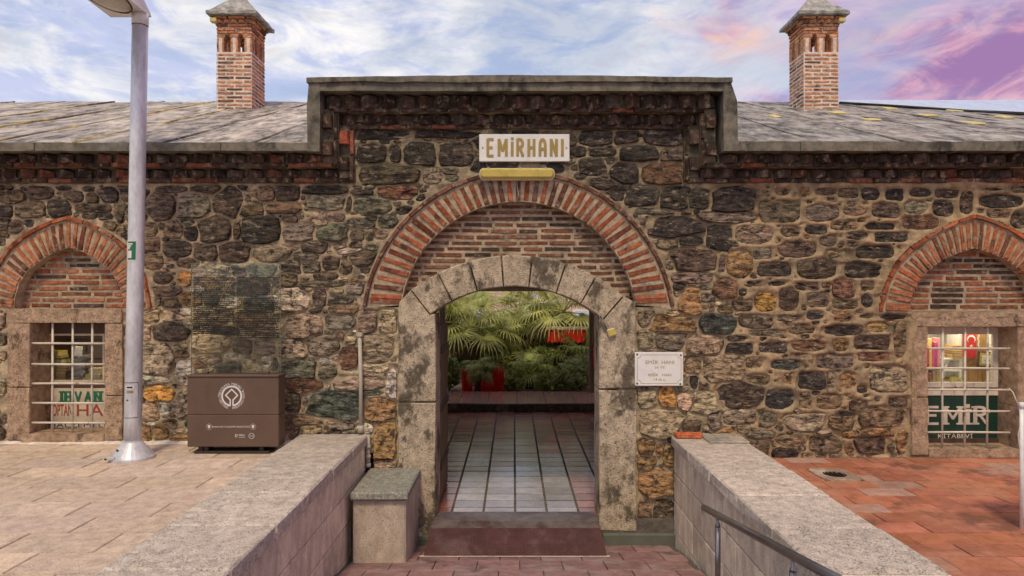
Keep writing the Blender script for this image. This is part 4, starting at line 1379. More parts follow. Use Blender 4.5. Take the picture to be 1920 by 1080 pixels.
def palm(px, Y, zc, h_r, nf, label, seed, col):
    r2 = random.Random(seed)
    x = (px - 963) / F * Y
    t = thing('fan_palm', (x, Y, CZ), label, 'palm tree', 'palms in the courtyard')
    lean = r2.uniform(-.06, .06)
    pts = [(x + lean * i / 6, Y, CZ + (zc - CZ) * i / 6) for i in range(7)]
    MB().tube(pts, [q_ * h_r / 1.15 for q_ in (.19, .18, .17, .19, .22, .24, .12)], 9).build('trunk', MAT['bark'], t, smooth=True)
    for k in range(nf):
        az = 2 * math.pi * k / nf * 2.618 + r2.uniform(-.3, .3)
        el = R(72 - 110 * (k / nf)) + r2.uniform(-.15, .15)
        d = Vector((math.cos(az) * math.cos(el), math.sin(az) * math.cos(el), math.sin(el)))
        L1 = r2.uniform(.45, .8) * h_r
        o_ = Vector((x + lean, Y, zc))
        mid = o_ + d * L1 * .6 + Vector((0, 0, .04)); tip = o_ + d * L1 + Vector((0, 0, -.06))
        mb = MB(); mb.tube([o_, mid, tip], [.016, .012, .009], 4, False)
        fd = (tip - mid).normalized()
        side = fd.cross(Vector((0, 0, 1)));
        side = side.normalized() if side.length > .1 else Vector((1, 0, 0))
        nrm = side.cross(fd)
        nb = 26
        for b_ in range(nb):
            a = R(-128 + 256 * b_ / (nb - 1)) + r2.uniform(-.03, .03)
            bd = (fd * math.cos(a) + side * math.sin(a)).normalized()
            L = h_r * r2.uniform(.60, .78) * (1 - .25 * abs(a) / 2.2)
            wd = .022 * h_r
            pd = bd.cross(nrm).normalized()
            p0 = tip; p1 = tip + bd * L * .45 + nrm * .05; p2 = tip + bd * L * .8 + nrm * .02 - Vector((0, 0, .07 * L)); p3 = tip + bd * L * .98 - Vector((0, 0, r2.uniform(.2, .42) * L))
            i0 = len(mb.v)
            mb.v += [tuple(p0 - pd * wd * .3), tuple(p0 + pd * wd * .3), tuple(p1 - pd * wd), tuple(p1 + pd * wd), tuple(p2 - pd * wd * .6), tuple(p2 + pd * wd * .6), tuple(p3)]
            mb.f += [(i0, i0 + 1, i0 + 3, i0 + 2), (i0 + 2, i0 + 3, i0 + 5, i0 + 4), (i0 + 4, i0 + 5, i0 + 6)]
        g = r2.uniform(.7, 1.3)
        old = k > nf * .86
        c = (.20 * g, .13 * g, .06 * g) if old else (col[0] * g, col[1] * g, col[2] * g)
        mb.build('frond', MAT['leaf'], t, color=c)


palm(886, 17.6, .75, 1.15, 20, 'fan palm with a thick dark trunk at the left of the archway', 1, (.47, .49, .17))
palm(838, 18.6, 1.25, 1.0, 16, 'fan palm whose fronds touch the left timber post', 2, (.42, .44, .14))
palm(975, 20.5, 1.0, 1.15, 20, 'fan palm in the middle of the archway, farthest back', 3, (.47, .48, .18))
palm(1058, 18.2, 1.15, 1.15, 20, 'tall fan palm at the right of the archway with pale fronds', 4, (.50, .51, .18))
palm(1092, 17.2, -.05, .85, 14, 'short fan palm by the foot of the right timber post', 5, (.24, .28, .09))
palm(992, 16.5, -.30, .62, 14, 'low bright fan palm just behind the middle of the tiled step', 6, (.40, .45, .12))


def shrub(px, Y, w, h, label, seed, col):
    nl = 2200 if Y > 17 else 700
    r2 = random.Random(seed); x = (px - 963) / F * Y
    t = thing('shrub', (x, Y, CZ), label, 'shrub', 'shrubs under the palms')
    mb = MB(); st = MB()
    for k in range(7):
        e = (x + r2.uniform(-w, w) * .4, Y + r2.uniform(-w, w) * .4, CZ + h * r2.uniform(.5, .9))
        st.tube([(x, Y, CZ), e], [.02, .006], 5)
    for k in range(nl):
        while True:
            p = Vector((r2.uniform(-1, 1), r2.uniform(-1, 1), r2.uniform(-1, 1)))
            if p.length < 1 and mnoise.noise(p * 2.3 + Vector((seed, 0, 0))) > -.12: break
        c = Vector((x + p.x * w * .5, Y + p.y * w * .5, CZ + h * .52 + p.z * h * .5))
        d = Vector((r2.uniform(-1, 1), r2.uniform(-1, 1), r2.uniform(-.3, 1))).normalized(); s_ = d.orthogonal().normalized()
        L = r2.uniform(.09, .19)
        i0 = len(mb.v)
        mb.v += [tuple(c), tuple(c + d * L * .5 + s_ * L * .25), tuple(c + d * L), tuple(c + d * L * .5 - s_ * L * .25)]
        mb.f.append((i0, i0 + 1, i0 + 2, i0 + 3))
    mb.build('crown', MAT['leaf'], t, color=col); st.build('trunk', MAT['bark'], t)


shrub(850, 19.6, 1.5, 1.3, 'leafy shrub low behind the left timber post', 21, (.20, .23, .07))
shrub(905, 20.6, 1.6, 1.2, 'rounded shrub behind the thick palm trunk', 22, (.20, .22, .07))
shrub(1035, 18.9, 1.5, 1.1, 'olive brown shrub between the middle palms and the right post', 23, (.22, .20, .07))
shrub(1085, 19.4, 1.3, 1.6, 'upright green shrub below the red strips', 24, (.22, .25, .08))
shrub(955, 22.3, 2.2, 1.7, 'mid green shrub far back below the white window', 25, (.16, .18, .06))
shrub(842, 16.25, .5, .75, 'low shrub in the corner by the left timber post', 26, (.26, .29, .09))
shrub(908, 16.55, .95, .62, 'low shrub directly behind the red cloths', 33, (.20, .23, .075))
shrub(962, 16.2, .55, .45, 'small pale shrub right of the red cloths at the step', 34, (.34, .36, .11))
shrub(1035, 16.25, .8, .5, 'small green shrub at the step below the red awning strips', 35, (.30, .33, .10))
shrub(940, 17.9, 1.4, .9, 'rounded olive shrub right of the red cloths', 27, (.24, .25, .08))
shrub(1015, 17.6, 1.3, .9, 'low green shrub behind the bright low palm', 28, (.26, .29, .09))
shrub(1088, 16.3, 1.1, .75, 'low green shrub against the step near the right timber post', 29, (.28, .31, .10))
shrub(1000, 24.5, 2.6, 1.3, 'broad pale green shrub in front of the far wing', 30, (.34, .36, .14))
shrub(870, 24.0, 2.6, 1.4, 'broad green shrub in front of the far wing at left', 31, (.32, .34, .13))
shrub(1090, 24.0, 2.4, 1.4, 'broad green shrub in front of the far wing at right', 32, (.32, .34, .13))
palm(897, 15.93, -.16, .42, 11, 'small fan palm by the step in front of the red cloths', 9, (.34, .37, .12))
palm(930, 18.9, .35, 1.0, 16, 'shaggy fan palm between the red cloths and the middle palm', 7, (.44, .45, .16))
palm(1020, 19.6, .55, 1.05, 16, 'fan palm with drooping fronds left of the red strips', 8, (.38, .40, .14))

for k, (py, lab) in enumerate(((628, 'upper red awning strip with white top edge behind the right palm'), (686, 'lower red awning strip with white top edge behind the right palm'))):
    Y = 17.45
    a, b_ = W(1026, py - 13, Y), W(1112, py + 15, Y)
    t = thing('red_awning', ((a.x + b_.x) / 2, Y, b_.z), lab, 'awning', 'red awnings in the courtyard')
    mb = MB(); n = 18
    xs = [a.x + (b_.x - a.x) * i / n for i in range(n + 1)]
    mb.add([(x, Y + .04 * math.sin(i * 1.4), a.z - .03) for i, x in enumerate(xs)] + [(x, Y - .05 + .05 * math.sin(i * 1.4), b_.z + .05 * (i % 2)) for i, x in enumerate(xs)], [(n + 1 + i, n + 2 + i, i + 1, i) for i in range(n)])
    mb.build('valance', MAT['vivid_red'], t)
    MB().cbox((a.x - .02, Y - .02, a.z - .05), (b_.x + .02, Y + .8, a.z + .01), .008).build('top_edge', MAT['white_cloth'], t)
    MB().tube([(b_.x, Y + .7, CZ), (b_.x, Y + .7, a.z)], .03, 6).build('pole', MAT['grey_metal'], t)
for k, (x0, x1, yt, lab) in enumerate(((866, 886, 688, 'narrow red cloth hanging at the left of the dark palm trunk'), (889, 926, 706, 'low red cloth hanging below the dark palm trunk'), (924, 945, 684, 'tall red cloth hanging at the right of the dark palm trunk'))):
    Y = 15.86 + k * .06
    a, b_ = W(x0, yt, Y), W(x1, 748, Y)
    t = thing('red_cloth', ((a.x + b_.x) / 2, Y, b_.z), lab, 'cloth', 'red cloths hanging in the courtyard')
    mb = MB(); n = 14
    xs = [a.x + (b_.x - a.x) * i / n for i in range(n + 1)]
    mb.add([(x, Y + .03 * math.sin(i * 2.1), a.z - (.24 if i % 2 else 0) * rnd.uniform(.4, 1)) for i, x in enumerate(xs)] + [(x, Y + .04 * math.sin(i * 2.1 + .4), b_.z) for i, x in enumerate(xs)], [(n + 1 + i, n + 2 + i, i + 1, i) for i in range(n)])
    mb.build('fabric', MAT['vivid_red'], t)
    MB().tube([(a.x - .04, Y + .05, a.z - .02), (b_.x + .04, Y + .05, a.z - .02)], .008, 6).build('rod', MAT['dark_brown'], t)

# far wing of the courtyard
FY = 34.0
fb = thing('courtyard_wing', (0, FY, CZ), 'far pinkish brick wing with white windows across the courtyard', 'building')
mb = MB(); mb.box((-16, FY, CZ), (16, FY + 4, 3.4))
mb.build('wall', MAT['far_brick'], fb, color=(.62, .45, .35))
MB().prism([(-16.4, 3.4), (16.4, 3.4), (15.5, 4.1), (-15.5, 4.1)], FY - .4, FY + 4).build('roof', MAT['lead_edge'], fb)
for k in range(46):
    MB().box((-16, FY - .012, 1.02 + k * .085), (16, FY - .001, 1.06 + k * .085)).build('brick_course', MAT['far_brick'], fb, color=(.70, .56, .46)) if k < 27 else None
for i in range(-5, 6):
    cx_ = .86 + i * 2.6
    for z0, hh in ((1.28, .80), (-.35, 1.05)):
        wn = MB().box((cx_ - .42, FY - .06, z0 - .08), (cx_ + .42, FY - .014, z0 + hh + .08)).build('window', MAT['white_plastic'], fb)
        MB().box((cx_ - .33, FY - .075, z0), (cx_ - .02, FY - .062, z0 + hh)).build('pane', MAT['blue_sheet'], wn)
        MB().box((cx_ + .02, FY - .075, z0), (cx_ + .33, FY - .062, z0 + hh)).build('pane', MAT['blue_sheet'], wn)
# white balustrades half hidden by the fronds
for k, (py, lab) in enumerate(((596, 'upper white balustrade glimpsed between the palm fronds'), (640, 'lower white balustrade glimpsed between the palm fronds'))):
    Y = 25.5; a, b_ = W(896, py - 3, Y), W(940, py + 22, Y)
    t = thing('balustrade', ((a.x + b_.x) / 2, Y, b_.z), lab, 'balustrade', 'balustrades across the courtyard')
    MB().cbox((a.x, Y, a.z - .05), (b_.x, Y + .12, a.z), .008).build('top_rail', MAT['white_plastic'], t)
    MB().cbox((a.x, Y, a.z - .16), (b_.x, Y + .12, a.z - .12), .008).build('lower_rail', MAT['white_plastic'], t)
    for i in range(7):
        x = a.x + .03 + (b_.x - a.x - .06) * i / 6
        MB().box((x - .03, Y + .03, CZ if i in (0, 6) else b_.z), (x + .03, Y + .09, a.z - .16)).build('baluster', MAT['white_plastic'], t)

# ================================================================ PARAPETS, PEDESTAL, RAMP, RAIL
def parapet(x0, x1, ztop, face_x, label, seed, ground_l):
    """two-faced wall: capstones over blocks; face_x is the side towards the way"""
    r2 = random.Random(seed)
    t = thing('parapet_wall', ((x0 + x1) / 2, 4.2, -.5), label, 'parapet', 'parapet walls beside the ramp')
    mb = MB(); mb.box((x0 + .05, .6, -1.8), (x1 - .05, WY - .02, ztop - .125)); mb.build('core', MAT['grout'], t)
    sgn = 1 if face_x > 0 else -1
    inner = x0 if face_x > 0 else x1
    Yk = WY - .03
    while Yk > .7:
        L = .735
        g = r2.uniform(.86, 1.12)
        M = Matrix.Translation((0, 0, r2.uniform(-.004, .004)))
        o = MB().cbox((x0 + r2.uniform(-.004, .004), max(Yk - L + .007, .6), ztop - .12), (x1 + r2.uniform(-.004, .004), Yk - .007, ztop), .014, .004, M)
        o.build('capstone', MAT['granite'], t, color=(.58 * g, .49 * g, .41 * g)); Yk -= L
    zt = ztop - .124
    for r_i in range(4):
        h = (.30, .31, .33, .40)[r_i]
        Yk = WY - .03 - (0 if r_i % 2 else .26)
        if r_i % 2 == 0: blocks = [(WY - .03, Yk)]
        else: blocks = []
        while Yk > .7:
            L = r2.uniform(.46, .60); blocks.append((Yk, Yk - L)); Yk -= L
        for ya, yb in blocks:
            if zt < ground_z(ya) - .05: continue
            g = r2.uniform(.85, 1.15)
            fx = inner + sgn * .03
            a = (min(fx, fx + sgn * .08), yb + .006, zt - h + .006); b_ = (max(fx, fx + sgn * .08), ya - .006, zt - .006)
            MB().cbox(a, b_, .006, .002).build('block', MAT['parapet_face'], t, color=(.76 * g, .645 * g, .50 * g))
        zt -= h
    return t


parapet(-2.41, -1.645, .11, -1, 'pale stone parapet beside the left slab terrace, running to the conduit', 31, 0)
parapet(1.785, 2.535, .09, 1, 'grey stone parapet between the ramp and the red tiled terrace', 32, 0)

pd = thing('stone_pedestal', (-1.33, 7.05, ground_z(7.05)), 'square stone pedestal with greenish slab top beside the left jamb', 'pedestal')
MB().cbox((-1.60, 6.64, -1.2), (-1.075, WY - .06, -.355), .012, .004).build('body', MAT['parapet_face'], pd, color=(.46, .39, .31))
MB().cbox((-1.625, 6.59, -.35), (-1.045, WY - .05, -.271), .014, .005).build('slab_top', MAT['granite'], pd, color=(.25, .255, .21))

rp_ = thing('threshold_ramp', (0, 7.2, ground_z(7.2)), 'dark red tread-plate ramp leading up to the gateway threshold', 'ramp')
P_ = [(7.72, -.832, -.86, .93), (7.40, -.832, -.90, .945), (7.29, -.868, -.912, .95), (6.94, ground_z(6.94) + .008, -.935, .972)]
mb = MB()
P_ALL = P_
for P_, nm, mt in ((P_ALL[:3], 'top_plate', 'worn_plate'), (P_ALL[2:], 'slope_plate', 'red_ramp')):
    mb = MB(); n_ = len(P_)
    for Y, z, xl, xr in P_: mb.v += [(xl, Y, z), (xr, Y, z)]
    for Y, z, xl, xr in P_: mb.v += [(xl, Y, z - .012), (xr, Y, z - .012)]
    for k in range(n_ - 1):
        a = k * 2; q2 = 2 * n_
        mb.f += [(a + 2, a + 3, a + 1, a), (q2 + a, q2 + 1 + a, q2 + 3 + a, q2 + 2 + a), (a, q2 + a, q2 + 2 + a, a + 2), (a + 1, a + 3, q2 + 3 + a, q2 + 1 + a)]
    mb.f += [(2 * n_ - 2, 4 * n_ - 2, 4 * n_ - 1, 2 * n_ - 1), (0, 1, 2 * n_ + 1, 2 * n_)]
    mb.build(nm, MAT[mt], rp_)
mb = MB()
for xs, xi in ((-.90, -.89), (.93, .92)):
    mb.add([(xs, 7.36, -.85), (xs, 7.29, -.89), (xs, 6.98, ground_z(6.98) + .001), (xs, 7.36, ground_z(7.36))], [(0, 1, 2, 3)])
mb.build('side_plate', MAT['red_ramp'], rp_)
MB().box((-.9, WY - .10, -1.16), (.95, WY + .02, FZ - .01)).build('threshold', MAT['concrete_green'], B)
mb = MB(); mb.add([(-.98, 6.90, ground_z(6.90) + .004), (1.0, 6.90, ground_z(6.90) + .004), (1.0, 6.96, ground_z(6.96) + .004), (-.98, 6.96, ground_z(6.96) + .004)], [(0, 1, 2, 3)])
mb.build('bedding_strip', MAT['pale_mortar'], rp_)

hr = thing('handrail', (1.55, 5.06, ground_z(5.06)), 'brushed steel handrail sloping along the right parapet', 'handrail')
def railz(Y): return -.04 + .172 * (5.43 - Y)
MB().tube([(1.55, 5.46, railz(5.46)), (1.55, 5.43, railz(5.43)), (1.55, .9, railz(.9))], [.016, .0265, .0265], 14).build('rail', MAT['rail_steel'], hr, smooth=True)
for Yp in (5.06, 3.7, 2.3, 1.0):
    MB().tube([(1.55, Yp, ground_z(Yp)), (1.55, Yp, railz(Yp) - .09)], .021, 12).build('post', MAT['rail_steel'], hr, smooth=True)
    MB().tube([(1.55, Yp, railz(Yp) - .09), (1.55, Yp, railz(Yp) - .075), (1.55, Yp, railz(Yp) - .06), (1.55, Yp, railz(Yp) - .02)], [.021, .017, .010, .010], 10).build('stem', MAT['rail_steel'], hr, smooth=True)

# things lying on the right parapet
for (px, w, rz, lab) in ((1283, .20, .05, 'longer loose orange brick lying on the wall end of the right parapet'), (1306, .12, -.25, 'shorter broken orange brick lying next to the longer one')):
    Y = 7.42; x = (px - 963) / F * Y
    M = Matrix.Translation((x, Y, .094)) @ Matrix.Rotation(rz, 4, 'Z')
    o = MB().cbox((-w / 2, -.06, 0), (w / 2, .06, .05), .008, .005, M).build('loose_brick', MAT['brick'], None, (x, Y, .09), color=(.50, .13, .05))
    tag(o, lab, 'brick', 'loose bricks on the right parapet')
pt = thing('patterned_slab', (2.32, 7.33, .09), 'thin patterned paving slab laid flat at the wall end of the right parapet', 'paving slab')
a = (2.10, 7.14); b_ = (2.53, 7.53)
MB().cbox((a[0], a[1], .092), (b_[0], b_[1], .112), .004).build('base', MAT['parapet_face'], pt, color=(.36, .31, .25))
for i in range(4):
    for k in range(3):
        x = a[0] + .055 + i * .107; y = a[1] + .065 + k * .13
        if (i + k) % 2:
            poly = [(x + .045 * math.cos(t), y + .055 * math.sin(t)) for t in np.linspace(0, 2 * math.pi, 11)[:-1]]
        else:
            poly = [(x - .047, y - .058), (x + .047, y - .050), (x + .044, y + .056), (x - .044, y + .05)]
        n = len(poly)
        MB().add([(p[0], p[1], .118) for p in poly] + [(p[0], p[1], .110) for p in poly], [tuple(range(n))] + [(q, n + q, n + (q + 1) % n, (q + 1) % n) for q in range(n)]).build('cobble', MAT['parapet_face'], pt, color=(.33, .29, .24))

# floor drain in the red tiles
dr = thing('floor_drain', (DR.x, DR.y, TZ), 'round floor drain in a pale square among the red tiles', 'drain')
mb = MB(); n = 20; s_ = .19
ring = [(DR.x + .115 * math.cos(2 * math.pi * k / n), DR.y + .115 * math.sin(2 * math.pi * k / n)) for k in range(n)]
sqr = []
for k in range(n):
    c_, s2 = math.cos(2 * math.pi * k / n), math.sin(2 * math.pi * k / n); mm = max(abs(c_), abs(s2)); sqr.append((DR.x + .196 * c_ / mm, DR.y + .231 * s2 / mm))
mb.add([(x, y, TZ + .006) for x, y in ring] + [(x, y, TZ + .006) for x, y in sqr] + [(x, y, TZ - .03) for x, y in ring] + [(x, y, TZ - .03) for x, y in sqr],
       [(k, n + k, n + (k + 1) % n, (k + 1) % n) for k in range(n)] + [(k, (k + 1) % n, 2 * n + (k + 1) % n, 2 * n + k) for k in range(n)] + [(n + k, 3 * n + k, 3 * n + (k + 1) % n, n + (k + 1) % n) for k in range(n)])
fix_normals(mb.build('frame', MAT['parapet_face'], dr, color=(.33, .23, .165)))
mb = MB(); mb.tube([(DR.x, DR.y, TZ - .05), (DR.x, DR.y, TZ - .02)], .113, 20); mb.build('pit', MAT['cable_black'], dr)
for k in range(5):
    x = DR.x - .08 + k * .04; L = math.sqrt(.112 ** 2 - (x - DR.x) ** 2)
    MB().box((x - .007, DR.y - L, TZ - .012), (x + .007, DR.y + L, TZ + .002)).build('bar', MAT['dark_brown'], dr)

# ================================================================ STREET LAMP
LY = 6.88; LX = (848 - 963) * 0 + (248 - 963) / F * LY
lp_ = thing('street_lamp', (LX, LY, 0), 'tall grey metal street lamp with stickers on its pole', 'street lamp')
LT = W(263, 30, LY)
lean = (LT.x - LX) / LT.z
def lx(z): return LX + lean * z
prof = [(.215, 0), (.215, .022), (.20, .035), (.135, .12), (.095, .168), (.088, .175), (.088, .19)]
mb = MB(); mb.tube([(LX, LY, z) for r0, z in prof], [r0 for r0, z in prof], 28); mb.build('base_flange', MAT['steel'], lp_, smooth=False)
for (dx, dy, z, sz) in ((-.04, -.115, .112, .03), (-.115, -.19, .04, .034)):
    M = Matrix.Translation((LX + dx, LY + dy, z)) @ Matrix.Rotation(.2, 4, 'Z')
    MB().cbox((-.045, -.02, -.012), (.045, .03, .016), .004, 0, M).build('bolt_cover', MAT['steel'], lp_)
    MB().tube([(LX + dx - .03, LY + dy - .018, z), (LX + dx - .03, LY + dy - .03, z)], .012, 8).build('bolt', MAT['dark_brown'], lp_)
zs = [.17, .4, .8, 1.2, 1.8, 2.6, 3.4, LT.z - .10]
MB().tube([(lx(z), LY, z) for z in zs], [.083, .083, .082, .08, .078, .077, .076, .075], 28).build('pole', MAT['steel'], lp_, smooth=True)
MB().tube([(lx(z), LY, z) for z in (LT.z - .105, LT.z - .098)], .077, 24).build('joint_ring', MAT['dark_brown'], lp_)
MB().tube([(lx(z), LY, z) for z in (LT.z - .098, LT.z + .03)], [.078, .080], 24).build('collar', MAT['white_plastic'], lp_, smooth=True)
# inspection hatch: a slightly proud curved plate with its dark gap
def curved(z0, z1, a0, a1, r_, name, mat, n=10, zc_off=0):
    mb = MB()
    for z in (z0, z1):
        for k in range(n + 1):
            a = R(a0 + (a1 - a0) * k / n)
            mb.v.append((lx(z) + r_ * math.sin(a), LY - r_ * math.cos(a), z))
    mb.f += [(k, k + 1, n + 2 + k, n + 1 + k) for k in range(n)]
    return mb.build(name, mat, lp_, smooth=True)
curved(.425, .79, -42, 62, .0838, 'hatch_gap', MAT['dark_brown'])
curved(.432, .783, -39, 59, .0846, 'hatch', MAT['steel'])
curved(.725, .755, -22, 30, .0855, 'name_sticker', MAT['white_plastic'])
curved(.731, .749, -16, 24, .0861, 'sticker_print', MAT['text_dark'])
curved(.675, .712, -18, 32, .0855, 'worn_sticker', MAT['conduit'])
curved(.684, .703, -14, 26, .0861, 'worn_print', MAT['wood'])
MB().tube([(lx(.61) - .012, LY - .080, .61), (lx(.61) - .012, LY - .090, .61)], .008, 8).build('lock', MAT['dark_brown'], lp_)
# tidy-man style sticker: white border, green field, white hand above a bin
zc = EYE + (545 - 470) / F * (LY - .08)
hgt = .105
curved(zc - hgt, zc + hgt, -58, 32, .0800, 'sticker_border', MAT['logo_white'], 12)
curved(zc - hgt + .012, zc + hgt - .010, -34, 28, .0806, 'sticker_field', MAT['sticker_green'], 12)
curved(zc - hgt + .03, zc + .0, -30, 0, .0812, 'bin_symbol', MAT['logo_white'], 6)
for k in range(3): curved(zc + .022 + k * .02, zc + .036 + k * .02, -34, -12 + k * 9, .0812, 'hand_symbol', MAT['logo_white'], 5)
curved(zc + .012, zc + .05, -26, -18, .0812, 'paper_symbol', MAT['logo_white'], 3)
# lantern head
HX0, HX1 = W(200, 0, LY).x, W(277.5, 0, LY).x
hz = LT.z + .015
mb = MB()
M = Matrix.Translation(((HX0 + HX1) / 2, LY + .07, hz)) @ Matrix.Rotation(R(-2.5), 4, 'X')
w2 = (HX1 - HX0) / 2
pr_ = [(0.0, 0.0), (0.0, .05), (-.12, .13), (-.72, .15), (-.92, .05), (-.92, 0.0)]
vs = [M @ Vector((-w2 * (1.0 if i in (0, 5) else .92), y, z)) for i, (y, z) in enumerate(pr_)] + [M @ Vector((w2 * (1.0 if i in (0, 5) else .92), y, z)) for i, (y, z) in enumerate(pr_)]
n = 6
mb.add(vs, [tuple(range(n)), tuple(range(2 * n - 1, n - 1, -1))] + [(i, n + i, n + (i + 1) % n, (i + 1) % n) for i in range(n)])
fix_normals(mb.build('lamp_head', MAT['white_plastic'], lp_))
mb = MB(); pts = []
for rr, dz in ((1, -.002), (.86, -.022), (.5, -.032)):
    for k in range(28):
        a = 2 * math.pi * k / 28
        pts.append(M @ Vector((w2 * .80 * rr * math.cos(a), -.45 + .33 * rr * math.sin(a), dz)))
pts.append(M @ Vector((0, -.45, -.034)))
mb.v = [tuple(p) for p in pts]
for a in range(2):
    for k in range(28): mb.f.append((a * 28 + k, (a + 1) * 28 + k, (a + 1) * 28 + (k + 1) % 28, a * 28 + (k + 1) % 28))
for k in range(28): mb.f.append((56 + k, 84, 56 + (k + 1) % 28))
mb.build('lens', MAT['bowl_glass'], lp_, smooth=True)
mb = MB(); ring = [M @ Vector((w2 * .83 * math.cos(2 * math.pi * k / 28), -.45 + .345 * math.sin(2 * math.pi * k / 28), -.004)) for k in range(29)]
mb.tube(ring, .007, 5, False); mb.build('lens_rim', MAT['dark_brown'], lp_)
MB().box((HX0 + .01, LY - .80, hz - .001), (HX1 - .01, LY + .06, hz + .004), Matrix.Translation((0, 0, 0))).build('underside', MAT['grey_metal'], lp_) if False else None

plain('glass_edge', (.17, .20, .14), rough=.3)
# ================================================================ INFORMATION BOARD
IY = 7.06
ib = thing('information_board', (W(437, 850, IY).x, IY + .1, 0), 'brown metal information stand with a clear text panel above', 'information board')
x0, x1 = W(351, 0, IY).x, W(522.5, 0, IY).x
z0, z1 = W(0, 838, IY).z, W(0, 707, IY).z
zm = W(0, 778, IY).z
MB().cbox((x0, IY, zm + .0015), (x1, IY + .20, z1), .006).build('cabinet', MAT['brown_metal'], ib)
MB().cbox((x0, IY, z0), (x1, IY + .20, zm - .0015), .006).build('lower_cabinet', MAT['brown_metal'], ib)
MB().cbox((x0 - .004, IY - .012, z1 + .001), (x1 + .004, IY + .205, z1 + .022), .005).build('cap_rim', MAT['brown_metal'], ib)
MB().cbox((x0 + .07, IY - .005, .004), (x1 - .10, IY + .20, .024), .004).build('base_plate', MAT['dark_brown'], ib)
for xx in (x0 + .10, x0 + .16, x1 - .22): MB().cbox((xx, IY + .03, .024), (xx + .05, IY + .16, z0), .004).build('foot', MAT['dark_brown'], ib)
gx0, gx1 = W(359, 0, IY + .1).x, W(525.5, 0, IY + .1).x
gz1 = W(0, 494, IY + .1).z
MB().box((gx0, IY + .10, z1 + .02), (gx1, IY + .112, gz1)).build('glass_panel', MAT['panel_glass'], ib)
GYf = IY + .096
for (u0, u1, v0, v1) in ((gx0 - .003, gx0 - .0005, z1 + .02, gz1), (gx1 + .0005, gx1 + .003, z1 + .02, gz1), (gx0 - .003, gx1 + .003, gz1 + .0005, gz1 + .003)): MB().box((u0, IY + .099, v0), (u1, IY + .113, v1)).build('glass_edge', MAT['glass_edge'], ib)
for u0 in (gx0 + .12, gx1 - .18): MB().cbox((u0, IY + .085, z1 + .0225), (u0 + .06, IY + .127, z1 + .05), .004).build('clamp', MAT['brown_metal'], ib)
text('EMİR HANI', W(441, 503, GYf), W(458, 0, GYf).x - W(424, 0, GYf).x, .05, MAT['text_dark'], ib, 'heading')
text('EMİR HAN', W(441, 512, GYf), .135, .034, MAT['text_dark'], ib, 'heading')
for cx0, cx1, n_l in ((362.5, 439.5, 28), (444.5, 522.5, 30)):
    mb = MB(); r2 = random.Random(int(cx0))
    y = 520.0
    for l in range(n_l):
        xe = cx1 if r2.random() < .8 else cx0 + (cx1 - cx0) * r2.uniform(.5, .95)
        x = cx0
        while x < xe - 1.5:
            wl = r2.uniform(2.0, 7.5); e = min(x + wl, xe)
            a, b_ = W(x, y, GYf), W(e, y + 2.3, GYf)
            mb.add([(a.x, GYf, b_.z), (b_.x, GYf, b_.z), (b_.x, GYf, a.z), (a.x, GYf, a.z)], [(0, 1, 2, 3)])
            x = e + .9
        y += 3.78
        if r2.random() < .1: y += 2.0
    tag(mb.build('text_column', MAT['text_dark'], ib), kind='stuff')
# emblem: ring, square on its corner with an open stem, circular lettering
ec = W(434.5, 742.5, IY); k_ = IY / F


def flat_line(pts, th, y, name, mat, parent, closed=False):
    mb = MB(); n = len(pts); rng = range(n if closed else n - 1)
    for q, i in enumerate(rng):
        a, b_ = Vector(pts[i]), Vector(pts[(i + 1) % n]); d = (b_ - a)
        if d.length < 1e-7: continue
        d.normalize(); nr = Vector((-d.y, d.x)) * th / 2; a2, b2 = a - d * th * .25, b_ + d * th * .25
        yy = y - .0002 * (q % 3)
        mb.add([(a2.x - nr.x, yy, a2.y - nr.y), (b2.x - nr.x, yy, b2.y - nr.y), (b2.x + nr.x, yy, b2.y + nr.y), (a2.x + nr.x, yy, a2.y + nr.y)], [(0, 1, 2, 3)])
    return mb.build(name, mat, parent)


ey = IY - .002
rr = 18.0 * k_
flat_line([(ec.x + rr * math.sin(R(a)), ec.z - rr * math.cos(R(a))) for a in np.linspace(8, 352, 41)], 3.2 * k_, ey, 'emblem_ring', MAT['logo_white'], ib)
dsz = 11.2 * k_; up = 1.5 * k_
flat_line([(ec.x - 2.6 * k_, ec.z - 16.5 * k_), (ec.x - 2.6 * k_, ec.z - dsz + up + 2.4 * k_), (ec.x - dsz, ec.z + up), (ec.x, ec.z + dsz + up), (ec.x + dsz, ec.z + up), (ec.x + 2.6 * k_, ec.z - dsz + up + 2.4 * k_), (ec.x + 2.6 * k_, ec.z - 16.5 * k_)], 2.5 * k_, ey - .0007, 'emblem_square', MAT['logo_white'], ib)


def ring_text(word, a_start, a_end, rad, size, flip=False):
    for i, ch in enumerate(word):
        if ch == ' ': continue
        a = R(a_start + (a_end - a_start) * i / max(1, len(word) - 1))
        c = Vector((ec.x + rad * math.sin(a), ey, ec.z + rad * math.cos(a)))
        text(ch, c, size * .85, size, MAT['logo_white'], ib, 'emblem_letter', .0006, roty=-a + (math.pi if flip else 0), squash=(ch != 'I'))


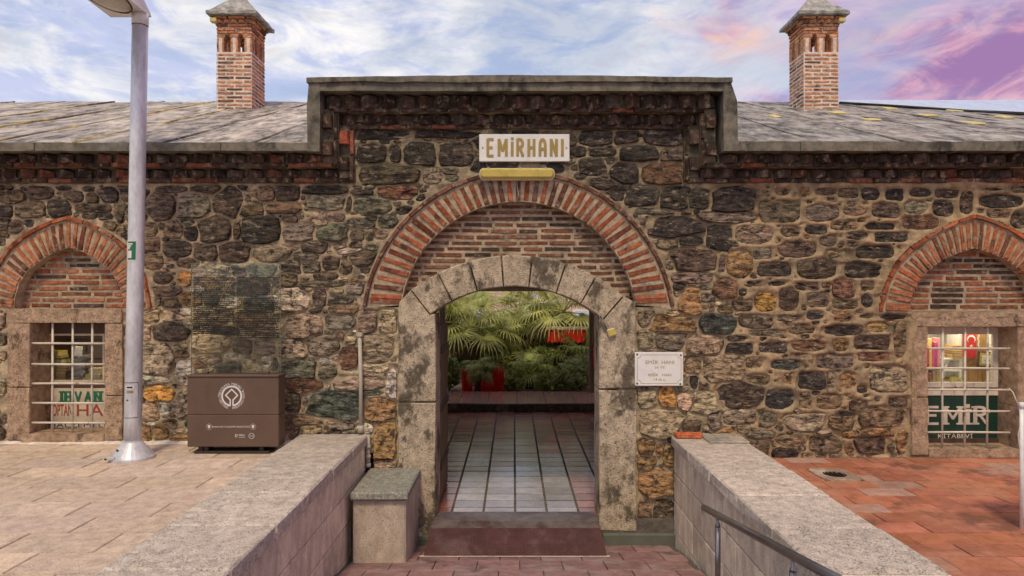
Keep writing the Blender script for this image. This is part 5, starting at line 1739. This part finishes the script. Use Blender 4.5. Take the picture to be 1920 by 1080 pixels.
ring_text('DÜNYA MİRASI', -50, 50, 22.6 * k_, 4.4 * k_)
ring_text('WORLD HERITAGE', -62, -160, 22.8 * k_, 4.2 * k_, True)
ring_text('PATRIMOINE MONDIAL', 172, 62, 22.8 * k_, 4.0 * k_, True)
text('BURSA BÜYÜKŞEHİR BELEDİYESİ', W(433, 800, IY) + Vector((0, -.002, 0)), 70 * k_, 4.6 * k_, MAT['logo_white'], ib, 'lettering', .0008)
for cx_ in (392, 474.5):
    c = W(cx_, 800, IY)
    for k in range(14):
        a = 2 * math.pi * k / 14; p = (c.x + 4.9 * k_ * math.cos(a), c.z + 4.9 * k_ * math.sin(a))
        flat_line([p, (p[0] + .9 * k_ * math.cos(a), p[1] + .9 * k_ * math.sin(a))], .7 * k_, IY - .002, 'crest_dot', MAT['logo_white'], ib)
    MB().add([(c.x - 2.4 * k_, IY - .002, c.z + 3 * k_), (c.x - 2.2 * k_, IY - .002, c.z - 1.4 * k_), (c.x, IY - .002, c.z - 3.4 * k_), (c.x + 2.2 * k_, IY - .002, c.z - 1.4 * k_), (c.x + 2.4 * k_, IY - .002, c.z + 3 * k_)], [(0, 1, 2, 3, 4)]).build('crest', MAT['logo_white'], ib)
c = W(443.5, 817, IY)
flat_line([(c.x + 2.4 * k_ * math.cos(a), c.z + 2.4 * k_ * math.sin(a)) for a in np.linspace(0, 5.2, 12)], 1.1 * k_, IY - .002, 'logo_swirl', MAT['logo_white'], ib)
text('BEBKA', W(454, 815.8, IY) + Vector((0, -.002, 0)), 11 * k_, 3.4 * k_, MAT['logo_white'], ib, 'lettering', .0008)
flat_line([(W(448.5, 819.8, IY).x, W(0, 819.8, IY).z), (W(459.5, 819.8, IY).x, W(0, 819.8, IY).z)], .7 * k_, IY - .002, 'logo_line', MAT['logo_white'], ib)
c = W(471.8, 817.3, IY)
flat_line([(c.x + 5 * k_ * math.cos(a), c.z + 5 * k_ * math.sin(a)) for a in np.linspace(0, 2 * math.pi, 25)[:-1]], .8 * k_, IY - .002, 'logo_ring', MAT['logo_white'], ib, True)
text('TDBB', c + Vector((0, -.002, 0)), 7 * k_, 2.4 * k_, MAT['logo_white'], ib, 'lettering', .0008)

# ================================================================ SIGNS ON THE WALL
SY = WY - .075
ns = thing('name_sign', W(983, 302, SY), 'white marble slab with large gold letters above the arch', 'sign')
a, b_ = W(898.5, 251.5, SY), W(1068, 302.5, SY)
MB().cbox((a.x, SY, b_.z), (b_.x, SY + .05, a.z), .005, .001).build('slab', MAT['marble'], ns)
l0, l1 = W(912, 294, SY), W(1056, 260, SY)
strokes('EMiRHaNI', l0.x, l1.x, l0.z, l1.z, SY - .0015, MAT['gold'], ns, .032, gap=.38, depth=.003)
for px in (905, 1062):
    c = W(px, 277, SY); MB().tube([(c.x, SY + .002, c.z), (c.x, SY - .006, c.z)], .009, 8).build('screw', MAT['gold'], ns)

wl = thing('wall_light', W(969, 337, SY), 'yellowed long plastic light fitting below the marble name slab', 'light fitting')
a, b_ = W(899, 315, SY - .02), W(1040, 337, SY - .02)
def rrect(x0, x1, z0, z1, r_, n=5):
    out = []
    for cx_, cz_, a0 in ((x1 - r_, z1 - r_, 0), (x0 + r_, z1 - r_, 90), (x0 + r_, z0 + r_, 180), (x1 - r_, z0 + r_, 270)):
        out += [(cx_ + r_ * math.cos(R(a0 + 90 * i / n)), cz_ + r_ * math.sin(R(a0 + 90 * i / n))) for i in range(n + 1)]
    return out
def pill(x0, x1, z0, z1, y0, y1, r_, c):
    o0, o1 = rrect(x0, x1, z0, z1, r_), rrect(x0 + c, x1 - c, z0 + c, z1 - c, max(.004, r_ - c))
    n = len(o0); mb = MB()
    mb.v = [(x, y1, z) for x, z in o0] + [(x, y0 + c, z) for x, z in o0] + [(x, y0, z) for x, z in o1]
    mb.f = [(k, (k + 1) % n, n + (k + 1) % n, n + k) for k in range(n)] + [(n + k, n + (k + 1) % n, 2 * n + (k + 1) % n, 2 * n + k) for k in range(n)] + [tuple(range(2 * n, 3 * n))]
    return mb
fix_normals(pill(a.x, b_.x, b_.z, a.z, SY - .015, WY + .0, .05, .006).build('housing', MAT['white_plastic'], wl))
fix_normals(pill(a.x + .008, b_.x - .008, b_.z + .008, a.z - .008, SY - .06, SY - .012, .045, .022).build('cover', MAT['ochre_plastic'], wl))
for t in (.12, .54, .88):
    for z in (a.z, b_.z):
        x = a.x + (b_.x - a.x) * t
        MB().cbox((x - .014, SY - .03, z - .012), (x + .014, SY - .005, z + .012), .003).build('clip', MAT['grey_metal'], wl)
c0 = W(969, 336, SY)
MB().tube([(c0.x, WY - .05, c0.z), (c0.x + .005, WY - .042, c0.z - .08), (c0.x + .018, WY - .04, c0.z - .15), (c0.x + .016, WY - .035, c0.z - .2), (c0.x - .01, WY - .01, c0.z - .245), (c0.x - .012, WY + .08, c0.z - .25)], .005, 6).build('cable', MAT['conduit'], wl, smooth=True)

pl = thing('wall_plaque', W(1236, 724, WY - .06), 'small white enamel plaque with gold border and lettering right of the gate', 'plaque')
PYd = WY - .075
a, b_ = W(1190.5, 660.5, PYd), W(1281, 723.5, PYd)
fix_normals(pill(a.x, b_.x, b_.z, a.z, PYd, PYd + .022, .012, .004).build('plate', MAT['marble'], pl))
bd = [(1200, 666), (1271.5, 666), (1271.5, 667), (1277, 672), (1277, 713), (1271.5, 718), (1200, 718), (1195.5, 713), (1195.5, 672)]
corn = [(1202, 665.5), (1270, 665.5), (1272, 670), (1277, 672), (1277, 712), (1272, 714), (1270, 719), (1202, 719), (1200, 714), (1195, 712), (1195, 672), (1200, 670)]
flat_line([(W(x, y, PYd).x, W(x, y, PYd).z) for x, y in corn], .0045, PYd - .0012, 'border', MAT['gold'], pl, True)
for x, y in ((1194.8, 664.5), (1276.5, 666), (1194.5, 719), (1275.5, 720)):
    c = W(x, y, PYd); MB().tube([(c.x, PYd, c.z), (c.x, PYd - .003, c.z)], .0125, 10).build('washer', MAT['gold'], pl); MB().tube([(c.x, PYd - .003, c.z), (c.x, PYd - .006, c.z)], .007, 8).build('screw', MAT['cable_black'], pl)
for s_, cx_, cy_, w_, h_ in (('EMİR  HANI', 1237.5, 678, 54, 8.6), ('14. YY.', 1238, 689, 18, 4.6), ('EMİR   HAN', 1237, 702, 43, 6.2), ('14 th c.', 1237, 711.5, 22, 5.2)):
    text(s_, W(cx_, cy_, PYd) + Vector((0, -.0015, 0)), w_ * k_ * 1.06, h_ * k_ * 1.06, MAT['gold'], pl, 'lettering', .001)

jb = thing('junction_box', W(1146, 623, JF), 'small cream junction box tilted on the right jamb with a thin wire', 'junction box')
c = W(1146, 623, JF)
M = Matrix.Translation((c.x, JF - .02, c.z)) @ Matrix.Rotation(R(-18), 4, 'Y')
MB().cbox((-.043, -.02, -.043), (.043, .025, .043), .006, 0, M).build('box', MAT['cream_sign'], jb)
MB().cbox((-.036, -.027, -.036), (.036, -.0205, .036), .003, 0, M).build('lid', MAT['ochre_plastic'], jb)
p1 = W(1126, 590, JF - .012)
MB().tube([(c.x - .03, JF - .02, c.z + .03), (c.x - .08, JF - .012, c.z + .12), (p1.x, JF - .01, p1.z)], .004, 5).build('wire', MAT['conduit'], jb)

cd = thing('conduit_pipe', W(676, 812, WY - .05), 'thin beige conduit pipe standing against the wall left of the gate', 'conduit')
a, b_ = W(674.5, 628, WY - .075), W(676.5, 806, WY - .075)
MB().tube([(a.x, a.y, a.z), ((a.x + b_.x) / 2 + .006, a.y, (a.z + b_.z) / 2), (b_.x, b_.y, b_.z)], .022, 10).build('pipe', MAT['conduit'], cd, smooth=True)
MB().cbox((a.x - .032, a.y - .03, a.z - .02), (a.x + .032, WY, a.z + .025), .005).build('top_cap', MAT['conduit'], cd)
MB().tube([(b_.x, b_.y, b_.z - .03), (b_.x, b_.y, b_.z + .02), (b_.x, b_.y, b_.z + .05)], [.036, .036, .026], 10).build('collar', MAT['conduit'], cd, smooth=True)
a, b_ = W(690.5, 815, WY - .075), W(690.5, 876, WY - .075)
MB().tube([a, b_], .022, 8).build('lower_pipe', MAT['conduit'], cd, smooth=True)
for py in (838, 856, 872): c = W(690.5, py, WY - .075); MB().tube([c + Vector((0, 0, -.02)), c + Vector((0, 0, .02))], .029, 8).build('coupling', MAT['conduit'], cd, smooth=True)

# ================================================================ WINDOWS
def window(x0, x1, yt, yb, lint, jl, jr, sill, vb, hb, hx0, hx1, by):
    w = thing('window', W((x0 + x1) / 2, yb), None, None); w.parent = B; w.location = ORG[w.name] - ORG[B.name]
    fr = WY - .035
    chunk(densify((lint[0], lint[3]), (lint[0], lint[2]), 3) + densify((lint[0], lint[2]), (lint[1], lint[2]), 8) + [(lint[1], lint[2]), (lint[1], lint[3])], 'lintel', w, MAT['window_stone'], fr, .4, .006, .010)
    jb_ = yb + (12 if x0 < 900 else 14)
    for ja_, jb2, cut in ((*jl, .55), (*jr, .62)):
        ym = lint[3] + (jb_ - lint[3]) * cut
        chunk([(ja_, lint[3] + 1)] + [(jb2, lint[3] + 1)] + densify((jb2, lint[3] + 20), (jb2, ym), 4) + [(jb2, ym), (ja_, ym)], 'jamb_block', w, MAT['window_stone'], fr, .4, .006, .010)
        chunk([(ja_, ym + 1)] + [(jb2, ym + 1)] + densify((jb2, ym + 10), (jb2, jb_), 4) + [(jb2, jb_), (ja_, jb_)], 'jamb_block', w, MAT['window_stone'], fr - .005, .4, .006, .010)
    chunk([(sill[0], sill[2]), (sill[1], sill[2]), (sill[1], sill[3]), (sill[0], sill[3])], 'sill', w, MAT['window_stone'], fr - .02, .42, .006, .010)
    for px in vb:
        a, b_ = W(px, yt - 3, by), W(px - 1.2, yb + 3, by)
        MB().tube([a, (a + b_) / 2 + Vector((rnd.uniform(-.004, .004), 0, 0)), b_], .0118, 8).build('bar', MAT['cream_paint'], w, smooth=True)
    for py in hb:
        a, b_ = W(hx0, py, by - .020), W(hx1, py + .6, by - .020)
        MB().tube([a, (a + b_) / 2 + Vector((0, 0, rnd.uniform(-.004, .004))), b_], .0118, 8).build('bar', MAT['cream_paint'], w, smooth=True)
    return w


BY = WY + .02
w1 = window(60, 200, 605, 812, (16, 231, 579, 605), (18, 60), (200, 233), (45, 200, 812, 827), (99, 136.7, 173.5), (643.5, 682.5, 719, 755.5, 792.5), 60, 201, BY)
w2_ = window(1736, 1904, 612, 838, (1705, 1950, 583, 612), (1706, 1736), (1904, 1942), (1737, 1912, 840, 856), (1767.5, 1809.7, 1851.6), (653, 690.5, 730.5, 770.5, 810.5), 1732, 1893, BY)


def inset(px, py, Y): return W(px, py, Y)


def board(px0, px1, py0, py1, Y, d, name, mat, parent, c=.004, color=None):
    a, b_ = W(px0, py0, Y), W(px1, py1, Y)
    return MB().cbox((a.x, Y, b_.z), (b_.x, Y + d, a.z), c).build(name, mat, parent, color=color)


# left window: dark boxed shop front
LYW = WY + .30
for (a0, a1, b0, b1) in ((62, 78, 606, 812), (78, 225, 606, 627), (78, 225, 717, 727)):
    board(a0, a1, b0, b1, LYW, .05, 'frame', MAT['frame_brown'], w1)
board(86, 196, 625.5, 629.5, LYW - .012, .03, 'pane_frame', MAT['cream_sign'], w1, .002); board(86, 196, 713, 717, LYW - .012, .03, 'pane_frame', MAT['cream_sign'], w1, .002)
board(86, 89, 629.5, 713, LYW - .012, .03, 'pane_frame', MAT['cream_sign'], w1, .002); board(192, 196, 629.5, 713, LYW - .012, .03, 'pane_frame', MAT['cream_sign'], w1, .002)
a, b_ = W(80, 622, LYW), W(212, 720, LYW)
MB().box((a.x, LYW + .02, b_.z), (b_.x, LYW + .026, a.z)).build('pane', MAT['window_glass'], w1)
def room(xa, xb, ya, yb, Y0, Y1, mat, name, parent):
    a, b_ = W(xa, ya, Y0), W(xb, yb, Y0)
    x0, x1, z0, z1 = a.x, b_.x, b_.z, a.z
    mb = MB(); mb.add([(x0, Y0, z0), (x1, Y0, z0), (x1, Y1, z0), (x0, Y1, z0), (x0, Y0, z1), (x1, Y0, z1), (x1, Y1, z1), (x0, Y1, z1)], [(0, 1, 2, 3), (7, 6, 5, 4), (0, 3, 7, 4), (2, 1, 5, 6), (3, 2, 6, 7)])
    return mb.build(name, mat, parent)
room(52, 250, 604, 722, LYW + .03, LYW + .75, MAT['frame_brown'], 'display_box', w1)
MB().tube([(-5.3, LYW + .12, 1.27), (-4.7, LYW + .12, 1.27)], .022, 6).build('lamp_tube', MAT['lit_strip'], w1)  # unseen glowing tube, added to brighten the books
sg = thing('shop_sign', W(140, 806, LYW), 'cream shop sign with green and red lettering behind the left grille', 'shop sign')
board(80, 232, 727.5, 812, LYW + .005, .03, 'panel', MAT['cream_sign'], sg)
sy = LYW + .001
def ww(a_, b_): return (b_ - a_) * LYW / F
l0, l1 = W(113, 754, sy), W(191, 733, sy)
strokes('IHVAN', l0.x, l1.x, l0.z, l1.z, sy, MAT['letter_green'], sg, .032, serif=.95, gap=.2)
text('TOPTAN', W(113, 769, sy), ww(91, 135), ww(0, 22), MAT['letter_red'], sg)
text('HAC', W(181, 769, sy), ww(144, 218), ww(0, 22), MAT['letter_red'], sg)
text('MALZEMELERİ', W(158, 795, sy), ww(90, 226), ww(0, 12), MAT['letter_blue'], sg)

def bookstack(items, parent_label, base, Y, group):
    """single books, each a thing: cover block plus paper edge"""
    x, z = base
    for (w, h, d, dx, rz, col, lab) in items:
        t = thing('book', (x + dx, Y, z), lab, 'book', group)
        M = Matrix.Translation((x + dx, Y, z)) @ Matrix.Rotation(rz, 4, 'Z')
        MB().cbox((-w / 2, -d / 2, 0), (w / 2, d / 2, h * .16), .0015, 0, M).build('cover', MAT['coloured'], t, color=col)
        MB().cbox((-w / 2, -d / 2, h * .84), (w / 2, d / 2, h - .001), .0015, 0, M).build('cover', MAT['coloured'], t, color=col)
        MB().box((-w / 2 + .004, -d / 2 + .005, h * .16), (w / 2 - .004, d / 2 - .004, h * .84), M).build('pages', MAT['coloured'], t, color=(.66, .56, .32))
        z += h
BYK = LYW + .20
bz = W(0, 711, BYK).z
bx = W(112, 0, BYK).x
bookstack([(.26, .035, .18, 0, .05, (.62, .50, .05), 'bottom yellow book of the tall stack in the left window'), (.25, .03, .18, .01, -.06, (.5, .2, .04), 'orange brown book low in the tall stack in the left window'),
           (.24, .045, .17, -.01, .1, (.60, .46, .10), 'thick ochre book in the middle of the tall left window stack'), (.25, .035, .17, .02, -.05, (.45, .33, .08), 'olive book in the middle of the tall left window stack'),
           (.24, .04, .17, .0, .03, (.66, .56, .2), 'pale yellow book under the green one in the left window'), (.22, .075, .17, -.03, -.04, (.02, .13, .06), 'thick green book near the top of the left window stack'),
           (.22, .03, .17, -.05, .08, (.45, .25, .08), 'thin brown book under the topmost yellow book'), (.23, .06, .17, -.07, -.03, (.75, .60, .03), 'bright yellow book topmost in the left window')], '', (bx, bz), BYK, 'books in the left window')
bookstack([(.22, .03, .18, 0, .1, (.66, .40, .05), 'bottom orange book of the short stack at right in the left window'), (.2, .04, .17, .02, -.1, (.66, .58, .3), 'cream book in the short stack at right in the left window'), (.16, .07, .15, .03, .2, (.62, .5, .22), 'thick buff book on top of the short right stack')], '', (W(180, 0, BYK).x, bz), BYK, 'books in the left window')
t = thing('wrapped_parcel', (W(152, 0, BYK).x, BYK, bz), 'grey plastic wrapped bundle between the two book stacks', 'parcel')
mb = MB(); r2 = random.Random(4)
cx_ = W(152, 0, BYK).x
for k in range(5):
    M = Matrix.Translation((cx_ + r2.uniform(-.03, .03), BYK, bz + .055 * k + .03)) @ Matrix.Rotation(r2.uniform(-.5, .5), 4, 'Y')
    mb.cbox((-.09, -.08, -.03), (.09, .08, .03), .012, .014, M)
mb.build('wrapping', MAT['grey_metal'], t)
M = Matrix.Translation((cx_ - .02, BYK - .02, bz + .34)) @ Matrix.Rotation(.1, 4, 'Y')
MB().cbox((-.045, -.01, -.06), (.045, .01, .06), .003, 0, M).build('card', MAT['white_cloth'], t)

# right window: lit shop with books, flag and framed picture
RYW = WY + .27
for (a0, a1, b0, b1) in ((1700, 1877, 612.5, 627), (1863, 1877, 627, 717), (1700, 1877, 717, 727), (1700, 1877, 731, 742)):
    board(a0, a1, b0, b1, RYW, .05, 'frame', MAT['cream_paint'], w2_, .006)
board(1700, 1877, 727, 731, RYW + .02, .03, 'frame_groove', MAT['frame_brown'], w2_, .002)
board(1874, 1878, 742, 832, RYW, .04, 'frame', MAT['cream_paint'], w2_, .004)
board(1700, 1880, 822, 834, RYW - .01, .05, 'bottom_rail', MAT['frame_brown'], w2_)
a, b_ = W(1702, 622, RYW), W(1868, 722, RYW)
MB().box((a.x, RYW + .02, b_.z), (b_.x, RYW + .026, a.z)).build('pane', MAT['window_glass'], w2_)
room(1640, 1905, 600, 740, RYW + .052, RYW + 1.1, MAT['white_plastic'], 'shop_room', w2_)
zt = W(0, 602, RYW + .2).z
MB().box((4.75, RYW + .25, 1.33), (5.9, RYW + .55, 1.34)).build('lamp_panel', MAT['lit_tube'], w2_)
sg = thing('shop_sign', W(1805, 822, RYW), 'dark green shop sign with cream letters behind the right grille', 'shop sign')
board(1700, 1873.5, 742.5, 821.5, RYW + .012, .02, 'panel', MAT['green_sign'], sg)
sy = RYW + .0105
l0, l1 = W(1734, 796.5, sy), W(1853, 761, sy)
strokes('EMiR', l0.x, l1.x, l0.z, l1.z, sy, MAT['letter_cream'], sg, .047, serif=.9, gap=.22)
text('KİTABEVİ', W(1791.5, 816.2, sy), ww(1759, 1824), ww(0, 11), MAT['letter_cream'], sg)
# wooden panelling
PY2 = RYW + .55
wp = thing('wood_panelling', W(1835, 740, PY2), 'honey coloured slatted wood panelling inside the right window', 'panelling')
for k in range(9):
    a, b_ = W(1808 + k * 8.6, 604, PY2), W(1816.2 + k * 8.6, 742, PY2)
    MB().cbox((a.x, PY2, b_.z), (b_.x, PY2 + .02, a.z), .004).build('slat', MAT['wood_panel'], wp)
fl = thing('flag', W(1820, 672, PY2 - .05), 'red flag with white crescent and star hung inside the right window', 'flag')
FYF = PY2 - .05
mb = MB(); q = [(1806, 627), (1831, 626), (1829, 673), (1804, 668)]
n = 8
for i in range(n + 1):
    for j_ in range(3):
        u = i / n; v = j_ / 2
        px = (q[0][0] * (1 - v) + q[3][0] * v) * (1 - u) + (q[1][0] * (1 - v) + q[2][0] * v) * u
        py = (q[0][1] * (1 - v) + q[3][1] * v) * (1 - u) + (q[1][1] * (1 - v) + q[2][1] * v) * u
        p = W(px, py, FYF); mb.v.append((p.x, FYF + .004 * math.sin(i * 1.5), p.z))
for i in range(n):
    for j_ in range(2): mb.f.append((i * 3 + j_, i * 3 + j_ + 1, i * 3 + j_ + 4, i * 3 + j_ + 3))
mb.build('cloth', MAT['flag_red'], fl)
c = W(1820, 636, FYF); kf = FYF / F
out = [(c.x + 8 * kf * math.cos(a), c.z + 8 * kf * math.sin(a)) for a in np.linspace(R(-50), R(230), 22)]
inn_ = [(c.x + 6.3 * kf * math.cos(a), c.z + 1.6 * kf + 6.3 * kf * math.sin(a)) for a in np.linspace(R(-42), R(222), 22)]
out = [(c.x + 8 * kf * math.sin(R(a)), c.z + 8 * kf * math.cos(R(a))) for a in np.linspace(-140, 140, 22)]
inn_ = [(c.x + 6.2 * kf * math.sin(R(a)), c.z - 1.9 * kf + 6.6 * kf * math.cos(R(a))) for a in np.linspace(-132, 132, 22)]
MB().add([(x, FYF - .012, z) for x, z in out] + [(x, FYF - .012, z) for x, z in inn_], [(i, i + 1, 23 + i, 22 + i) for i in range(21)]).build('crescent', MAT['white_cloth'], fl)
c = W(1820, 648.5, FYF)
star = [(c.x + (4 if i % 2 == 0 else 1.6) * kf * math.sin(math.pi * i / 5), c.z + (4 if i % 2 == 0 else 1.6) * kf * math.cos(math.pi * i / 5)) for i in range(10)]
MB().add([(c.x, FYF - .012, c.z)] + [(x, FYF - .012, z) for x, z in star], [(0, 1 + i, 1 + (i + 1) % 10) for i in range(10)]).build('star', MAT['white_cloth'], fl)
pf = thing('framed_picture', W(1848, 690, PY2 - .08), 'tilted gilt framed picture beside the flag in the right window', 'picture')
c = W(1848, 674, PY2 - .08)
M = Matrix.Translation(c) @ Matrix.Rotation(R(5), 4, 'Y') @ Matrix.Rotation(R(12), 4, 'Z')
MB().cbox((-.125, -.01, -.10), (.125, .012, .10), .006, 0, M).build('outer_frame', MAT['frame_brown'], pf)
MB().cbox((-.105, -.016, -.08), (.105, -.011, .08), .003, 0, M).build('gilt_mount', MAT['ochre_plastic'], pf)
MB().cbox((-.078, -.021, -.052), (.078, -.0165, .052), .002, 0, M).build('sheet', MAT['white_cloth'], pf)
for k, ln in enumerate((.09, .06)): MB().box((-ln / 2, -.0225, -.012 - k * .022), (ln / 2, -.0212, -.006 - k * .022), M).build('script_line', MAT['text_dark'], pf)
bs = thing('book_shelf', W(1790, 715, PY2), 'white stepped shelf holding books inside the right window', 'shelf')
board(1799, 1804, 627, 716, PY2 - .1, .25, 'upright', MAT['white_plastic'], bs)
board(1770, 1799, 672, 675.5, PY2 - .1, .25, 'shelf_board', MAT['white_plastic'], bs); board(1762, 1799, 693, 696.5, PY2 - .1, .25, 'shelf_board', MAT['white_plastic'], bs)
MB().tube([W(1778, 676, PY2 - .08), W(1771, 693, PY2 - .08)], .008, 6).build('strut', MAT['white_plastic'], bs)
bk = PY2 - .03
z0_ = W(0, 672, bk).z + .001
bookstack([(.135, .033, .16, 0, .05, (.55, .30, .06), 'lowest book of the pale stack on the white shelf'), (.135, .033, .16, -.004, -.04, (.6, .36, .08), 'second book of the pale stack on the white shelf'), (.13, .033, .16, .0, .05, (.5, .22, .06), 'third book of the pale stack on the white shelf'),
           (.14, .033, .16, -.008, 0, (.62, .42, .1), 'fourth book of the pale stack on the white shelf'), (.13, .035, .16, -.012, .06, (.60, .34, .06), 'topmost book of the pale stack on the white shelf')], '', (W(1788, 0, bk).x, z0_), bk, 'books in the right window')
bookstack([(.15, .03, .16, 0, .1, (.55, .4, .08), 'lower of two yellow books at the bottom of the right window'), (.13, .03, .15, .01, -.1, (.62, .5, .1), 'upper of two yellow books at the bottom of the right window')], '', (W(1786, 0, bk).x, W(0, 714, bk).z), bk, 'books in the right window')
# colourful wares at the left of the right window
r2 = random.Random(9)
for k in range(7):
    px = 1727 + k * 5.2; yb_ = 690; hh = r2.uniform(38, 58)
    col = [(.62, .07, .16), (.75, .45, .5), (.55, .04, .10), (.70, .55, .2), (.62, .10, .22), (.5, .06, .3), (.74, .3, .35)][k]
    Yk = PY2 - .06
    a, b_ = W(px, yb_ - hh, Yk), W(px + 4.8, yb_, Yk)
    t = thing('upright_book', ((a.x + b_.x) / 2, Yk, b_.z), ['crimson', 'pale pink', 'dark red', 'sand', 'rose', 'purple', 'salmon'][k] + ' upright book in the pink row at left inside the right window', 'book', 'upright books in the right window')
    MB().cbox((a.x, Yk, b_.z), (b_.x, Yk + .14, a.z), .003).build('cover', MAT['coloured'], t, color=col)
    MB().cbox((a.x + .004, Yk + .004, a.z - .004), (b_.x - .004, Yk + .136, a.z + .001), .001).build('pages', MAT['coloured'], t, color=(.7, .62, .45))
sh = thing('display_ledge', W(1745, 692, PY2), 'yellow edged ledge under the pink row of books', 'ledge')
board(1722, 1764, 690.3, 694, PY2 - .1, .25, 'ledge_board', MAT['wood_panel'], sh)
for k in range(5):
    px = 1728 + k * 7; Yk = PY2 - .06; a, b_ = W(px, 697 + (k % 3) * 2, Yk), W(px + 6, 722, Yk)
    t = thing('small_box', ((a.x + b_.x) / 2, Yk, b_.z), ['olive', 'orange', 'brown', 'grey pink', 'gold'][k] + ' small box below the ledge inside the right window', 'box', 'boxes in the right window')
    MB().cbox((a.x, Yk, b_.z), (b_.x, Yk + .1, a.z), .003).build('carton', MAT['coloured'], t, color=[(.4, .38, .12), (.6, .2, .05), (.3, .15, .08), (.5, .35, .3), (.6, .42, .08)][k])
    MB().cbox((a.x, Yk, a.z + .001), (b_.x, Yk + .1, a.z + .009), .002).build('lid', MAT['coloured'], t, color=(.55, .5, .4))
bd_ = thing('bead_string', W(1834, 650, PY2 - .04), 'string of white beads hanging between the flag and the panelling', 'beads')
mb = MB()
for k in range(16):
    c = W(1834.5 + .8 * math.sin(k), 627 + k * 1.7, PY2 - .04); mb.cbox((c.x - .008, c.y - .008, c.z - .004), (c.x + .008, c.y + .008, c.z + .004), .003)
mb.build('beads', MAT['white_cloth'], bd_)
cb = MB().tube([W(1876, 720, RYW - .02), W(1888, 724, RYW - .1), W(1899, 735, WY - .02), W(1906, 752, WY - .05), W(1911, 764, WY - .06), W(1914, 790, WY - .06), W(1909, 815, WY - .06), W(1911, 835, WY - .06), W(1914, 848, WY - .06)], .006, 6)
cb.build('cable', MAT['cream_paint'], w2_, smooth=True)

# ================================================================ RIGHT EDGE SIGN, ROOF CABLE, NEIGHBOUR ROOF
sx_, sY = W(1913, 0, 5.3).x, 5.3
ss = thing('sign_stand', (sx_ + .3, sY, TZ), 'white tube-framed sign stand on the red tiles near the right window', 'sign stand')
zt, zb = .815, TZ
MB().tube([(sx_ + .012, sY, zb), (sx_ + .010, sY, zt - .02)], .014, 10).build('upright', MAT['white_plastic'], ss, smooth=True)
MB().tube([(sx_ + .60, sY, zb), (sx_ + .60, sY, zt - .02)], .014, 10).build('upright', MAT['white_plastic'], ss, smooth=True)
MB().tube([(sx_ - .005, sY, zt), (sx_ + .61, sY, zt)], .026, 12).build('top_tube', MAT['white_plastic'], ss, smooth=True)
MB().cbox((sx_ + .012, sY - .008, zb + .08), (sx_ + .60, sY + .008, zt - .03), .004).build('panel', MAT['white_cloth'], ss)

def roof_pt(px, off):
    """a point on the roof a little below its ridge at a pixel column"""
    Y = RIDGE - off; x = (px - 963) / F * Y
    return (x, Y, roof_z(x, Y) + .03)
rc = MB().tube([roof_pt(1574, .0), roof_pt(1615, -.0), roof_pt(1680, -.05), roof_pt(1745, .05), roof_pt(1800, .3), roof_pt(1870, .5), roof_pt(1960, .8)], .022, 6).build('roof_cable', MAT['cable_black'], None, (6, 12, 5), smooth=True)
tag(rc, 'black cable lying along the ridge at the right end of the roof', 'cable')
nb_ = thing('neighbour_roof', (11, 17, 2), 'pale blue sheet roof beyond the ridge at the right edge', 'building')
Y0, Y1 = 15.2, 19.0
for k in range(9):
    xa = 9.0 + k * 1.0
    za = W(0, 222, Y0).z; zb_ = W(0, 187.5, Y1).z
    MB().add([(xa, Y0, za), (xa + .985, Y0, za), (xa + .985, Y1, zb_), (xa, Y1, zb_), (xa, Y0, za - .05), (xa + .985, Y0, za - .05), (xa + .985, Y1, zb_ - .05), (xa, Y1, zb_ - .05)],
             [(0, 1, 2, 3), (7, 6, 5, 4), (0, 4, 5, 1), (1, 5, 6, 2), (3, 2, 6, 7), (0, 3, 7, 4)]).build('roof_sheet', MAT['blue_sheet'], nb_)
MB().box((9.2, 15.4, -.7), (17.8, 18.8, W(0, 226, 15.2).z)).build('wall', MAT['plaster'], nb_)
